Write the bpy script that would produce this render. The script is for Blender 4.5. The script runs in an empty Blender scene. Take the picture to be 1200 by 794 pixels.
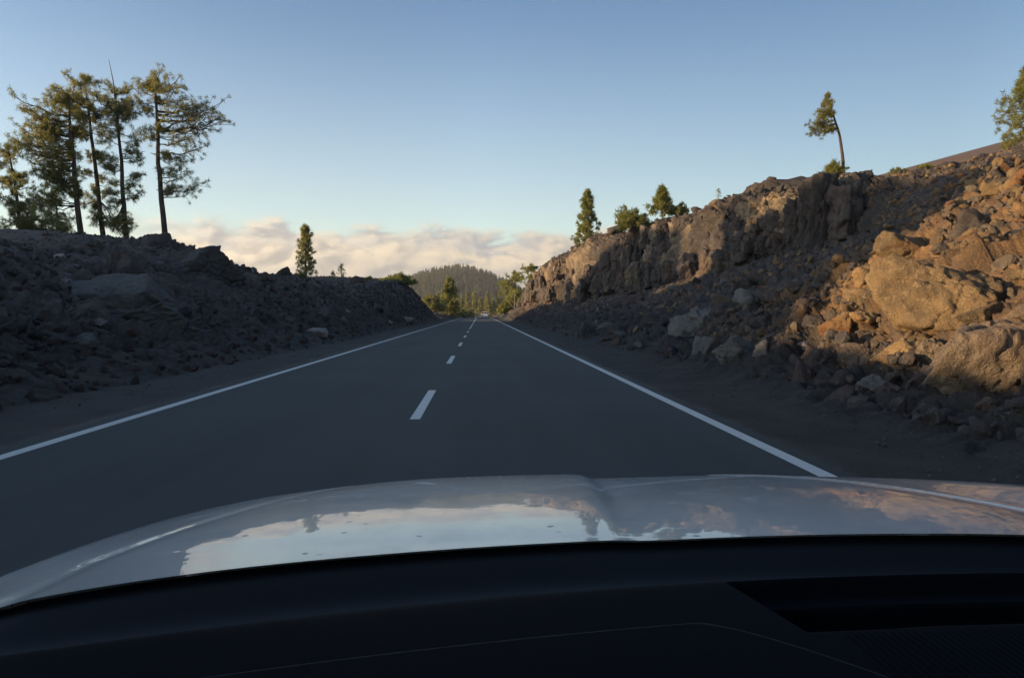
import bpy, bmesh, math, random
import numpy as np
from mathutils import Matrix, Vector

R = math.radians
sc = bpy.context.scene
C = sc.collection
rng = np.random.default_rng(7)
random.seed(7)

# ------------------------------------------------------------------ camera
EYE = 1.35
FPX = 867.0
cam_d = bpy.data.cameras.new('camera')
cam_d.sensor_width = 36.0
cam_d.lens = FPX / 1200 * 36
cam_d.clip_start = 0.05
cam_d.clip_end = 20000
cam = bpy.data.objects.new('camera', cam_d)
cam.location = (0, 0, EYE)
cam.rotation_euler = (R(90 - 2.05), 0, R(-2.5))
C.objects.link(cam)
sc.camera = cam
MC = cam.rotation_euler.to_matrix()

# ------------------------------------------------------------------ sun and sky
SUN_ELEV = 7.0
SUN_AZ = 192.0          # direction the light comes FROM: degrees counter-clockwise from +X
sun_from = Vector((math.cos(R(SUN_AZ)) * math.cos(R(SUN_ELEV)), math.sin(R(SUN_AZ)) * math.cos(R(SUN_ELEV)), math.sin(R(SUN_ELEV))))
sd = bpy.data.lights.new('sun', 'SUN')
sd.energy = 3.5
sd.angle = R(0.6)
sd.color = (1.0, 0.70, 0.38)
sun = bpy.data.objects.new('sun', sd)
sun.rotation_euler = sun_from.to_track_quat('Z', 'Y').to_euler()
C.objects.link(sun)

world = bpy.data.worlds.new('World')
sc.world = world
world.use_nodes = True


class NT:
    """small helper to write node trees as expressions"""
    def __init__(s, tree):
        s.t = tree

    def n(s, typ, ins=None, **kw):
        nd = s.t.nodes.new(typ)
        for k, v in kw.items():
            setattr(nd, k, v)
        for k, v in (ins or {}).items():
            sock = nd.inputs[k]
            if isinstance(v, bpy.types.NodeSocket):
                s.t.links.new(v, sock)
            else:
                sock.default_value = v
        return nd

    def m(s, op, a, b=0.0, c=0.0, clamp=False):
        return s.n('ShaderNodeMath', {0: a, 1: b, 2: c}, operation=op, use_clamp=clamp).outputs[0]

    def smooth(s, v, a, b, lo=0.0, hi=1.0):
        return s.n('ShaderNodeMapRange', {'Value': v, 'From Min': a, 'From Max': b, 'To Min': lo, 'To Max': hi}, interpolation_type='SMOOTHSTEP').outputs[0]

    def mix(s, f, a, b, blend='MIX'):
        nd = s.n('ShaderNodeMix', {}, data_type='RGBA', blend_type=blend)
        for idx, v in ((0, f), (6, a), (7, b)):
            if isinstance(v, bpy.types.NodeSocket):
                s.t.links.new(v, nd.inputs[idx])
            else:
                nd.inputs[idx].default_value = v if idx == 0 else (*v[:3], 1)
        return nd.outputs[2]

    def noise(s, vec, scale, detail=4, rough=.55, dist=0.0, lac=2.0):
        return s.n('ShaderNodeTexNoise', {'Vector': vec, 'Scale': scale, 'Detail': detail, 'Roughness': rough, 'Distortion': dist, 'Lacunarity': lac}).outputs[0]

    def xyz(s, x, y, z=0.0):
        return s.n('ShaderNodeCombineXYZ', {0: x, 1: y, 2: z}).outputs[0]


def build_world():
    t = world.node_tree
    t.nodes.clear()
    g = NT(t)
    sky = g.n('ShaderNodeTexSky', sky_type='NISHITA', sun_disc=False)
    sky.sun_elevation = R(SUN_ELEV)
    # Blender's sky: rotation 0 puts the sun at +Y, growing clockwise
    sky.sun_rotation = R(90 - SUN_AZ) % (2 * math.pi)
    sky.altitude = 2000
    sky.air_density = 1.0
    sky.dust_density = SKY_DUST
    sky.ozone_density = SKY_OZONE
    # cloud bank lying low above the horizon, described by azimuth and elevation
    d = g.n('ShaderNodeTexCoord').outputs['Generated']
    sep = g.n('ShaderNodeSeparateXYZ', {0: d})
    x, y, z = sep.outputs
    az = g.m('ARCTAN2', x, y)
    el = g.m('ARCTANGENT', g.m('DIVIDE', z, g.m('SQRT', g.m('ADD', g.m('MULTIPLY', x, x), g.m('MULTIPLY', y, y)))))

    # the sky is deeper on the side away from the low sun, and pales into warm haze near the horizon
    side = g.m('MULTIPLY', g.m('MAXIMUM', g.m('SUBTRACT', 1.0, g.m('MULTIPLY', g.m('MAXIMUM', x, 0.0), .72)), .62), SKY_STRENGTH)
    bg = g.n('ShaderNodeBackground', {0: g.mix(g.smooth(el, .42, .0, 0.0, .42), g.n('ShaderNodeGamma', {0: sky.outputs[0], 1: 1.38}).outputs[0], (4.1, 3.85, 2.95)), 1: side})

    def dens(da, de, seed, top, amp, sa, se):
        a = g.m('ADD', az, da)
        e = g.m('ADD', el, de)
        p = g.xyz(g.m('MULTIPLY', a, sa), g.m('MULTIPLY', e, se), seed)
        big = g.noise(g.xyz(g.m('MULTIPLY', a, 5.0), 0.0, seed + 3), 1.0, 3, .55)
        f = g.noise(p, 1.0, 7, .56, .35)
        edge = g.m('ADD', top, g.m('MULTIPLY', g.m('SUBTRACT', big, .5), .045))
        v = g.m('DIVIDE', g.m('SUBTRACT', edge, e), amp)
        return g.m('ADD', v, g.m('MULTIPLY', g.m('SUBTRACT', f, .5), 3.9)), f

    out = bg.outputs[0]
    layers = ((11.3, .116, .018, 17.0, 34.0, (.40, .43, .47), (.98, .88, .72)),
              (4.7, .096, .020, 15.0, 26.0, (.43, .425, .415), (1.14, .95, .70)))
    for (seed, top, amp, sa, se, dark, lit) in layers:
        den, f = dens(0.0, 0.0, seed, top, amp, sa, se)
        den2, f2 = dens(-.009, .007, seed, top, amp, sa, se)
        mask = g.smooth(den, .0, .9)
        sh = g.smooth(g.m('SUBTRACT', den, den2), -.15, .85)
        rim = g.smooth(den, 4.2, .4)
        lum = g.m('MULTIPLY', sh, g.m('ADD', .25, g.m('MULTIPLY', rim, .85)), clamp=True)
        warm = g.smooth(az, .15, -.5)
        litc = g.mix(warm, tuple(c * .80 for c in lit), lit)
        darkc = g.mix(warm, dark, (dark[0] * 1.22, dark[1] * 1.12, dark[2] * 1.0))
        col = g.mix(lum, darkc, litc)
        cl = g.n('ShaderNodeBackground', {0: col, 1: CLOUD_LEVEL})
        front = g.m('MULTIPLY', g.smooth(g.m('ABSOLUTE', g.m('ADD', az, .02)), 1.25, .8), g.smooth(az, -.46, -.33, .12, 1.0))
        mask = g.m('MULTIPLY', g.m('MULTIPLY', mask, front), g.smooth(el, -.03, .0))
        mx = g.n('ShaderNodeMixShader', {0: mask, 1: out, 2: cl.outputs[0]})
        out = mx.outputs[0]
    w = g.n('ShaderNodeOutputWorld')
    t.links.new(out, w.inputs[0])


SKY_STRENGTH = 0.08
SKY_DUST = 2.0
SKY_OZONE = 1.0
CLOUD_LEVEL = 0.385
build_world()
sc.view_settings.view_transform = 'Standard'
sc.view_settings.look = 'None'
sc.view_settings.gamma = 1
sc.view_settings.exposure = 1.4
sc.cycles.use_denoising = True
sc.cycles.max_bounces = 5
sc.cycles.diffuse_bounces = 2
sc.cycles.glossy_bounces = 3
sc.cycles.transparent_max_bounces = 8
sc.cycles.sample_clamp_indirect = 4


# ------------------------------------------------------------------ numpy noise
def _hash(ix, iy, iz, seed):
    h = (ix.astype(np.int64) * 374761393 + iy.astype(np.int64) * 668265263 + iz.astype(np.int64) * 2147483647 + seed * 974634777) & 0xFFFFFFFF
    h = ((h ^ (h >> 13)) * 1274126177) & 0xFFFFFFFF
    h = ((h ^ (h >> 16)) * 2246822519) & 0xFFFFFFFF
    h = h ^ (h >> 15)
    return (h & 0xFFFFFF).astype(np.float64) / 16777216.0


def vnoise(p, seed=0):
    i = np.floor(p)
    f = p - i
    u = f * f * f * (f * (f * 6 - 15) + 10)
    ix, iy, iz = i[:, 0].astype(np.int64), i[:, 1].astype(np.int64), i[:, 2].astype(np.int64)
    r = 0
    for dx in (0, 1):
        wx = u[:, 0] if dx else 1 - u[:, 0]
        for dy in (0, 1):
            wy = u[:, 1] if dy else 1 - u[:, 1]
            for dz in (0, 1):
                wz = u[:, 2] if dz else 1 - u[:, 2]
                r = r + wx * wy * wz * _hash(ix + dx, iy + dy, iz + dz, seed)
    return r * 2 - 1


def fbm(p, s, octs=4, rough=.5, seed=0):
    r, a, t = 0, 1.0, 0
    q = p / s
    for k in range(octs):
        r = r + a * vnoise(q, seed + k * 17)
        t += a
        a *= rough
        q = q * 2.03 + 5.1
    return r / t


def blocky(p, s, seed=0, tilt=.9):
    """faceted chunks: every Voronoi cell is a tilted plane at its own height; also returns cell random and crack distance"""
    q = p / s
    i = np.floor(q).astype(np.int64)
    n = len(q)
    best = np.full(n, 9.0)
    second = np.full(n, 9.0)
    cell = np.zeros((n, 3), np.int64)
    ctr = np.zeros((n, 3))
    for dx in (-1, 0, 1):
        for dy in (-1, 0, 1):
            for dz in (-1, 0, 1):
                c = i + (dx, dy, dz)
                pt = np.stack([c[:, k] + .12 + .76 * _hash(c[:, 0], c[:, 1], c[:, 2], seed + k) for k in range(3)], 1)
                d = ((q - pt) ** 2).sum(1)
                near = d < best
                second = np.where(near, best, np.minimum(second, d))
                best = np.where(near, d, best)
                cell[near] = c[near]
                ctr[near] = pt[near]
    a, b, c = cell[:, 0], cell[:, 1], cell[:, 2]
    g = np.stack([_hash(a, b, c, seed + 10 + k) - .5 for k in range(3)], 1) * 2 * tilt
    r = _hash(a, b, c, seed + 20)
    crack = np.sqrt(second) - np.sqrt(best)
    v = (r - .5) + ((q - ctr) * g).sum(1) - .55 * np.clip(1 - crack / .22, 0, 1)
    return v * s, r, crack


# ------------------------------------------------------------------ object helpers
def tag(o, label=None, cat=None, group=None, kind=None):
    if label: o['label'] = label
    if cat: o['category'] = cat
    if group: o['group'] = group
    if kind: o['kind'] = kind
    return o


def mesh_np(name, v, faces, mats, smooth=True, fmat=None, attrs=None):
    """v (n,3); faces (m,k) array, or a list of such arrays"""
    me = bpy.data.meshes.new(name)
    if not isinstance(faces, list): faces = [faces]
    faces = [np.asarray(f, np.int32) for f in faces if len(f)]
    nv = len(v)
    loops = np.concatenate([f.ravel() for f in faces])
    sizes = np.concatenate([np.full(len(f), f.shape[1], np.int32) for f in faces])
    starts = np.concatenate([[0], np.cumsum(sizes)[:-1]]).astype(np.int32)
    me.vertices.add(nv)
    me.vertices.foreach_set('co', np.asarray(v, np.float32).ravel())
    me.loops.add(len(loops))
    me.loops.foreach_set('vertex_index', loops)
    me.polygons.add(len(sizes))
    me.polygons.foreach_set('loop_start', starts)
    me.polygons.foreach_set('loop_total', sizes)
    for m in (mats if isinstance(mats, (list, tuple)) else [mats]):
        me.materials.append(m)
    if fmat is not None: me.polygons.foreach_set('material_index', np.asarray(fmat, np.int32))
    me.polygons.foreach_set('use_smooth', np.full(len(sizes), bool(smooth)))
    for k, a in (attrs or {}).items():
        at = me.attributes.new(k, 'FLOAT', 'POINT')
        at.data.foreach_set('value', np.asarray(a, np.float32))
    me.update(calc_edges=True)
    me.validate(verbose=False)
    return me


def obj(name, me, parent=None, loc=None):
    o = bpy.data.objects.new(name, me)
    C.objects.link(o)
    if parent is not None: o.parent = parent
    if loc is not None: o.location = loc
    return o


def empty(name, loc, label, cat, group=None):
    o = bpy.data.objects.new(name, None)
    o.empty_display_size = .3
    C.objects.link(o)
    o.location = loc
    return tag(o, label, cat, group)


class MB:
    """collects numpy pieces into one mesh"""
    def __init__(s):
        s.v = []; s.q = []; s.t = []; s.n = 0

    def add(s, v, quads=None, tris=None):
        v = np.asarray(v, float)
        if quads is not None and len(quads): s.q.append(np.asarray(quads) + s.n)
        if tris is not None and len(tris): s.t.append(np.asarray(tris) + s.n)
        s.v.append(v)
        s.n += len(v)

    def tube(s, pts, rad, sides=7, cap=True):
        pts = np.asarray(pts, float)
        n = len(pts)
        rad = np.broadcast_to(rad, (n,))
        tan = np.gradient(pts, axis=0)
        tan /= np.linalg.norm(tan, axis=1)[:, None] + 1e-9
        ref = np.where(np.abs(tan[:, 2:3]) > .9, [[1., 0, 0]], [[0, 0, 1.]])
        a = np.cross(tan, ref); a /= np.linalg.norm(a, axis=1)[:, None] + 1e-9
        b = np.cross(tan, a)
        th = np.arange(sides) / sides * 2 * np.pi
        v = pts[:, None] + rad[:, None, None] * (np.cos(th)[None, :, None] * a[:, None] + np.sin(th)[None, :, None] * b[:, None])
        v = v.reshape(-1, 3)
        k = np.arange(sides)
        q = []
        for i in range(n - 1):
            q.append(np.stack([i * sides + k, i * sides + (k + 1) % sides, (i + 1) * sides + (k + 1) % sides, (i + 1) * sides + k], 1))
        q = np.concatenate(q)
        tr = []
        if cap:
            v = np.concatenate([v, pts[-1:] + tan[-1:] * rad[-1]])
            e = len(v) - 1
            tr = np.stack([(n - 1) * sides + k, (n - 1) * sides + (k + 1) % sides, np.full(sides, e)], 1)
        s.add(v, q, tr)

    def box(s, lo, hi):
        x0, y0, z0 = lo; x1, y1, z1 = hi
        v = [(x0, y0, z0), (x1, y0, z0), (x1, y1, z0), (x0, y1, z0), (x0, y0, z1), (x1, y0, z1), (x1, y1, z1), (x0, y1, z1)]
        s.add(v, [(0, 3, 2, 1), (4, 5, 6, 7), (0, 1, 5, 4), (1, 2, 6, 5), (2, 3, 7, 6), (3, 0, 4, 7)])

    def me(s, name, mat, smooth=True):
        v = np.concatenate(s.v)
        f = []
        if s.q: f.append(np.concatenate(s.q))
        if s.t: f.append(np.concatenate(s.t))
        return mesh_np(name, v, f, mat, smooth)


def grid_faces(nu, nv):
    i = np.arange(nu - 1)[:, None]; j = np.arange(nv - 1)[None]
    a = (i * nv + j).ravel()
    return np.stack([a, a + nv, a + nv + 1, a + 1], 1)


# ------------------------------------------------------------------ projection
MCn = np.array(MC)


def project(p):
    q = (p - np.array([0, 0, EYE])) @ MCn      # world -> camera
    dpt = -q[:, 2]
    dd = np.where(dpt > .1, dpt, .1)
    return 600 + FPX * q[:, 0] / dd, 397 - FPX * q[:, 1] / dd, np.where(dpt > .1, dpt, 1e6)


def ray(px, py):
    d = MCn @ np.array([(px - 600) / FPX, (397 - py) / FPX, -1.0])
    return d / d[1]                     # scaled so that y = 1


def at(px, py, Y):
    d = ray(px, py) * Y
    return np.array([d[0], Y, EYE + d[2]])


# ------------------------------------------------------------------ materials
def new_mat(name):
    m = bpy.data.materials.new(name)
    m.use_nodes = True
    t = m.node_tree
    t.nodes.clear()
    g = NT(t)
    out = g.n('ShaderNodeOutputMaterial')
    return m, g, out


def principled(g, out, **ins):
    p = g.n('ShaderNodeBsdfPrincipled', {k.replace('_', ' '): v for k, v in ins.items()})
    g.t.links.new(p.outputs[0], out.inputs[0])
    return p


def plain(name, col, rough=.5, metal=0.0, coat=0.0, emit=None):
    m, g, out = new_mat(name)
    p = principled(g, out, Base_Color=(*col, 1), Roughness=rough, Metallic=metal, Coat_Weight=coat)
    if emit:
        p.inputs['Emission Color'].default_value = (*emit[:3], 1)
        p.inputs['Emission Strength'].default_value = emit[3]
    return m


def pos(g): return g.n('ShaderNodeNewGeometry').outputs['Position']


def rock_material(name, c1, c2, c3, scale=1.0, bump=.06, warm=(.16, .075, .04), warm_amt=.25, attr=False):
    """volcanic rock: grey mottling, rusty patches and pitted bump"""
    m, g, out = new_mat(name)
    P = pos(g)
    n1 = g.noise(P, .9 * scale, 5, .6)
    n2 = g.noise(P, 5.5 * scale, 5, .65)
    n3 = g.noise(P, .35 * scale, 3, .5, .6)
    n4 = g.noise(P, 22 * scale, 4, .7)
    col = g.mix(g.smooth(n1, .38, .62), c1, c2)
    col = g.mix(g.smooth(n2, .50, .72), col, c3)
    col = g.mix(g.m('MULTIPLY', g.smooth(n3, .50, .66), warm_amt), col, warm)
    rnd = g.n('ShaderNodeObjectInfo').outputs['Random']
    if not attr:
        col = g.mix(1.0, col, g.n('ShaderNodeCombineColor', {0: g.m('ADD', .72, g.m('MULTIPLY', rnd, .56)), 1: g.m('ADD', .72, g.m('MULTIPLY', rnd, .52)), 2: g.m('ADD', .74, g.m('MULTIPLY', rnd, .46))}).outputs[0], 'MULTIPLY')
    if attr:
        tan = g.n('ShaderNodeAttribute', attribute_name='pale').outputs['Fac']
        och = g.n('ShaderNodeAttribute', attribute_name='ochre').outputs['Fac']
        cin = g.n('ShaderNodeAttribute', attribute_name='cinder').outputs['Fac']
        tone = g.n('ShaderNodeAttribute', attribute_name='tone').outputs['Fac']
        col = g.mix(tan, col, g.mix(g.smooth(n2, .35, .65), (.27, .20, .13), (.14, .115, .088)))
        col = g.mix(och, col, g.mix(g.smooth(n2, .35, .65), (.27, .155, .068), (.15, .088, .045)))
        col = g.mix(cin, col, g.mix(n1, (.031, .030, .027), (.050, .043, .036)))
        col = g.mix(1.0, col, g.n('ShaderNodeCombineColor', {0: tone, 1: tone, 2: tone}).outputs[0], 'MULTIPLY')
    h = g.m('ADD', g.m('MULTIPLY', n2, .7), g.m('MULTIPLY', n4, .45))
    b = g.n('ShaderNodeBump', {'Strength': 1.0, 'Distance': bump, 'Height': h})
    principled(g, out, Base_Color=col, Roughness=.93, Normal=b.outputs[0])
    return m


M = {}
M['bank'] = rock_material('lava_bank', (.050, .042, .040), (.085, .068, .060), (.112, .104, .092), 1.0, .09, warm_amt=.12, attr=True)
M['lava'] = rock_material('lava_rock', (.036, .032, .032), (.064, .055, .052), (.105, .092, .084), 1.4, .05)
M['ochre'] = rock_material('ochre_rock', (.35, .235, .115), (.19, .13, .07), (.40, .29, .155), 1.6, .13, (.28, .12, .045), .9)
M['brown'] = rock_material('brown_rock', (.12, .092, .07), (.18, .14, .10), (.24, .19, .14), 1.2, .10, (.20, .11, .06), .5)
M['grey'] = rock_material('grey_rock', (.080, .080, .078), (.115, .115, .110), (.155, .153, .148), 1.1, .035, (.09, .075, .06), .4)
M['pale'] = rock_material('pale_rock', (.22, .19, .18), (.30, .27, .25), (.36, .32, .30), 1.6, .03, (.26, .16, .12), .3)


def foliage_material(name, a, b, c):
    m, g, out = new_mat(name)
    P = pos(g)
    n = g.noise(P, 1.1, 3, .6)
    n2 = g.noise(P, 7.0, 3, .6)
    rnd = g.n('ShaderNodeNewGeometry').outputs['Random Per Island']
    col = g.mix(g.smooth(n, .38, .62), a, b)
    col = g.mix(g.smooth(g.m('ADD', g.m('MULTIPLY', n2, .5), g.m('MULTIPLY', rnd, .5)), .50, .75), col, c)
    p = g.n('ShaderNodeBsdfPrincipled', {'Base Color': col, 'Roughness': .6})
    tr = g.n('ShaderNodeBsdfTranslucent', {'Color': col})
    mx = g.n('ShaderNodeMixShader', {0: .6, 1: p.outputs[0], 2: tr.outputs[0]})
    g.t.links.new(mx.outputs[0], out.inputs[0])
    return m


M['pine'] = foliage_material('pine_needles', (.17, .19, .065), (.27, .26, .085), (.38, .34, .11))
M['bush'] = foliage_material('shrub_leaves', (.17, .19, .045), (.24, .25, .06), (.36, .33, .085))
M['wood'] = foliage_material('distant_needles', (.09, .105, .05), (.13, .14, .06), (.20, .19, .085))


def bark():
    m, g, out = new_mat('pine_bark')
    P = pos(g)
    v = g.n('ShaderNodeMapping', {'Vector': P, 'Scale': (9, 9, 2.2)}).outputs[0]
    n = g.noise(v, 1.0, 5, .6)
    col = g.mix(g.smooth(n, .35, .65), (.035, .026, .022), (.105, .075, .055))
    b = g.n('ShaderNodeBump', {'Strength': .9, 'Distance': .05, 'Height': n})
    principled(g, out, Base_Color=col, Roughness=.9, Normal=b.outputs[0])
    return m


M['bark'] = bark()
M['pale_bark'] = plain('pale_bark', (.17, .14, .11), .9)


def asphalt():
    m, g, out = new_mat('asphalt')
    P = pos(g)
    st = g.n('ShaderNodeMapping', {'Vector': P, 'Scale': (1.3, .05, 1)}).outputs[0]
    n0 = g.noise(P, .25, 3, .5)
    n1 = g.noise(st, 1.0, 3, .5)
    n2 = g.noise(P, 160, 2, .6)
    n3 = g.noise(P, 9, 4, .7)
    col = g.mix(g.smooth(n1, .40, .60), (.033, .039, .036), (.042, .048, .044))
    col = g.mix(g.m('MULTIPLY', g.smooth(n0, .4, .65), .5), col, (.056, .061, .060))
    col = g.mix(g.m('MULTIPLY', g.smooth(n2, .55, .75), .55), col, (.075, .078, .078))
    col = g.mix(g.m('MULTIPLY', g.smooth(n3, .60, .72), .18), col, (.022, .022, .024))
    b = g.n('ShaderNodeBump', {'Strength': .35, 'Distance': .006, 'Height': n2})
    principled(g, out, Base_Color=col, Roughness=.82, Normal=b.outputs[0])
    return m


def paint_line():
    m, g, out = new_mat('road_paint')
    P = pos(g)
    n = g.noise(P, 14, 5, .7)
    n2 = g.noise(P, 90, 3, .7)
    col = g.mix(g.smooth(n, .50, .72), (.68, .68, .63), (.52, .52, .49))
    col = g.mix(g.m('MULTIPLY', g.smooth(n2, .60, .70), .7), col, (.22, .22, .22))
    principled(g, out, Base_Color=col, Roughness=.6)
    return m


def cinder():
    m, g, out = new_mat('cinder_ground')
    P = pos(g)
    n = g.noise(P, .8, 4, .6)
    n2 = g.noise(P, 24, 5, .7)
    n3 = g.noise(P, .12, 3, .6)
    col = g.mix(g.smooth(n, .35, .65), (.021, .020, .018), (.034, .030, .026))
    col = g.mix(g.m('MULTIPLY', g.smooth(n2, .58, .72), .6), col, (.10, .085, .08))
    col = g.mix(g.m('MULTIPLY', g.smooth(n3, .45, .7), .6), col, (.055, .040, .034))
    b = g.n('ShaderNodeBump', {'Strength': .8, 'Distance': .03, 'Height': n2})
    principled(g, out, Base_Color=col, Roughness=.95, Normal=b.outputs[0])
    return m


M['asphalt'] = asphalt()
M['line'] = paint_line()
M['cinder'] = cinder()


# ------------------------------------------------------------------ road height
def road_z(Y):
    Y = np.asarray(Y, float)
    d = np.clip(Y - 175, 0, None)
    z = -5.5e-5 * np.minimum(d, 300) ** 2 - np.clip(d - 300, 0, None) * .033
    return z


LX, RX = -4.46, 2.86      # centres of the two edge lines
MX = -0.82                # centre line


def strip(x0, x1, y0, y1, dz, step=4.0):
    n = max(2, int((y1 - y0) / step) + 1)
    Y = np.linspace(y0, y1, n)
    v = np.stack([np.stack([np.full(n, x0), Y, road_z(Y) + dz], 1), np.stack([np.full(n, x1), Y, road_z(Y) + dz], 1)], 1).reshape(-1, 3)
    i = np.arange(n - 1) * 2
    return v, np.stack([i, i + 1, i + 3, i + 2], 1)


mb = MB()
mb.add(*strip(LX - .32, RX + .30, -30, 560, 0.0))
road = tag(obj('road', mb.me('road', M['asphalt'])), kind='structure')
for nm, x0, x1, y0, y1 in (('edge_line', LX - .075, LX + .075, -30, 520), ('edge_line', RX - .075, RX + .075, -30, 520), ('centre_line', MX - .055, MX + .055, 60, 520)):
    mb = MB(); mb.add(*strip(x0, x1, y0, y1, .004, 3.0))
    obj(nm, mb.me(nm, M['line']), road)
dash_me = None
for k in range(-1, 6):
    y0 = 9.35 + 10.2 * k
    mb = MB(); mb.add(*strip(MX - .065, MX + .065, y0, y0 + 3.5, .004))
    obj('lane_dash', mb.me('lane_dash', M['line']), road)

# ------------------------------------------------------------------ the ground sheet
gx = np.concatenate([-np.geomspace(1600, 60, 24), np.linspace(-50, 50, 41), np.geomspace(60, 1600, 24)])
gy = np.concatenate([np.linspace(-600, -20, 12), np.linspace(-10, 600, 120), np.geomspace(620, 1600, 20)])
GX, GY = np.meshgrid(gx, gy, indexing='ij')


def ground_z(X, Y):
    z = road_z(Y) - .06
    far = np.clip((Y - 245) / 60, 0, 1)
    off = np.clip((np.abs(X + .8) - 6) / 20, 0, 1)
    z = z - far * off * 3 - np.clip((Y - 420) / 300, 0, 1) * 14 - np.clip((Y - 2000) / 7000, 0, 1) * 150
    return z


gv = np.stack([GX.ravel(), GY.ravel(), ground_z(GX, GY).ravel()], 1)
gv[:, 2] += np.where(gv[:, 1] > 260, 1, 0) * fbm(gv, 40, 3, .5, 3) * 1.2 - .0
tag(obj('ground', mesh_np('ground', gv, grid_faces(len(gx), len(gy)), M['cinder'])), kind='structure')


# ------------------------------------------------------------------ the two road banks
def densify(rows, alloc):
    """rows: [(Y, cliffness, [(x,h),...])]; returns function Y -> profile (N,2) and part coordinate"""
    Ys = np.array([r[0] for r in rows], float)
    cl = np.array([r[1] for r in rows], float)
    pr = np.array([r[2] for r in rows], float)          # (rows, ctrl, 2)
    return Ys, cl, pr


def build_bank(name, rows, alloc, sgn, ystations, seed, amps):
    Ys, cl, pr = densify(rows, alloc)
    k = len(pr[0])
    # sample positions along the control polygon
    tpos = []
    for s in range(k - 1):
        tpos.append(s + np.arange(alloc[s]) / alloc[s])
    tpos = np.concatenate(tpos + [[k - 1.0]])
    nY = len(ystations)
    prof = np.zeros((nY, k, 2))
    for c in range(k):
        for a in range(2):
            prof[:, c, a] = np.interp(ystations, Ys, pr[:, c, a])
    # smooth along Y a little so stations do not show as creases
    clf = np.interp(ystations, Ys, cl)
    i0 = np.floor(tpos).astype(int).clip(0, k - 2)
    f = tpos - i0
    P = prof[:, i0] * (1 - f)[None, :, None] + prof[:, i0 + 1] * f[None, :, None]
    N = len(tpos)
    X = sgn * P[:, :, 0]
    Yg = np.repeat(ystations[:, None], N, 1)
    Z = P[:, :, 1] + road_z(Yg)
    V = np.stack([X, Yg, Z], 2)
    # normals
    du = np.gradient(V, axis=0); dv = np.gradient(V, axis=1)
    nrm = np.cross(du, dv); nrm /= np.linalg.norm(nrm, axis=2)[..., None] + 1e-9
    nrm *= np.where(nrm[..., 2:3] < 0, -1, 1)
    # round the profile's corners before displacing
    for _ in range(2):
        nrm[:, 2:-2] = (nrm[:, :-4] + nrm[:, 1:-3] + nrm[:, 2:-2] + nrm[:, 3:-1] + nrm[:, 4:]) / 5
    nrm /= np.linalg.norm(nrm, axis=2)[..., None] + 1e-9
    v = V.reshape(-1, 3)
    nr = nrm.reshape(-1, 3)
    T = np.repeat(tpos[None], nY, 0).ravel()
    CL = np.repeat(clf[:, None], N, 1).ravel()
    return v, nr, T, CL, (nY, N)


def stations(ylo, yhi, near, rate, back):
    ys = [0.0]
    y = 0.0
    while y < yhi:
        y += max(near, rate * y) if (y < 33 or y > 130) else max(near, .0034 * y)
        ys.append(y)
    neg = []
    y = 0.0
    while y > ylo:
        y -= back * (1 + abs(y) * .1)
        neg.append(y)
    return np.array(neg[::-1] + ys)


def zone(T, a, b, c, d):
    return np.clip((T - a) / (b - a + 1e-9), 0, 1) * np.clip((d - T) / (d - c + 1e-9), 0, 1)


def pitmask(v, s, seed, lo, hi):
    return np.clip((fbm(v, s, 4, .5, seed) - lo) / (hi - lo), 0, 1)


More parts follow.
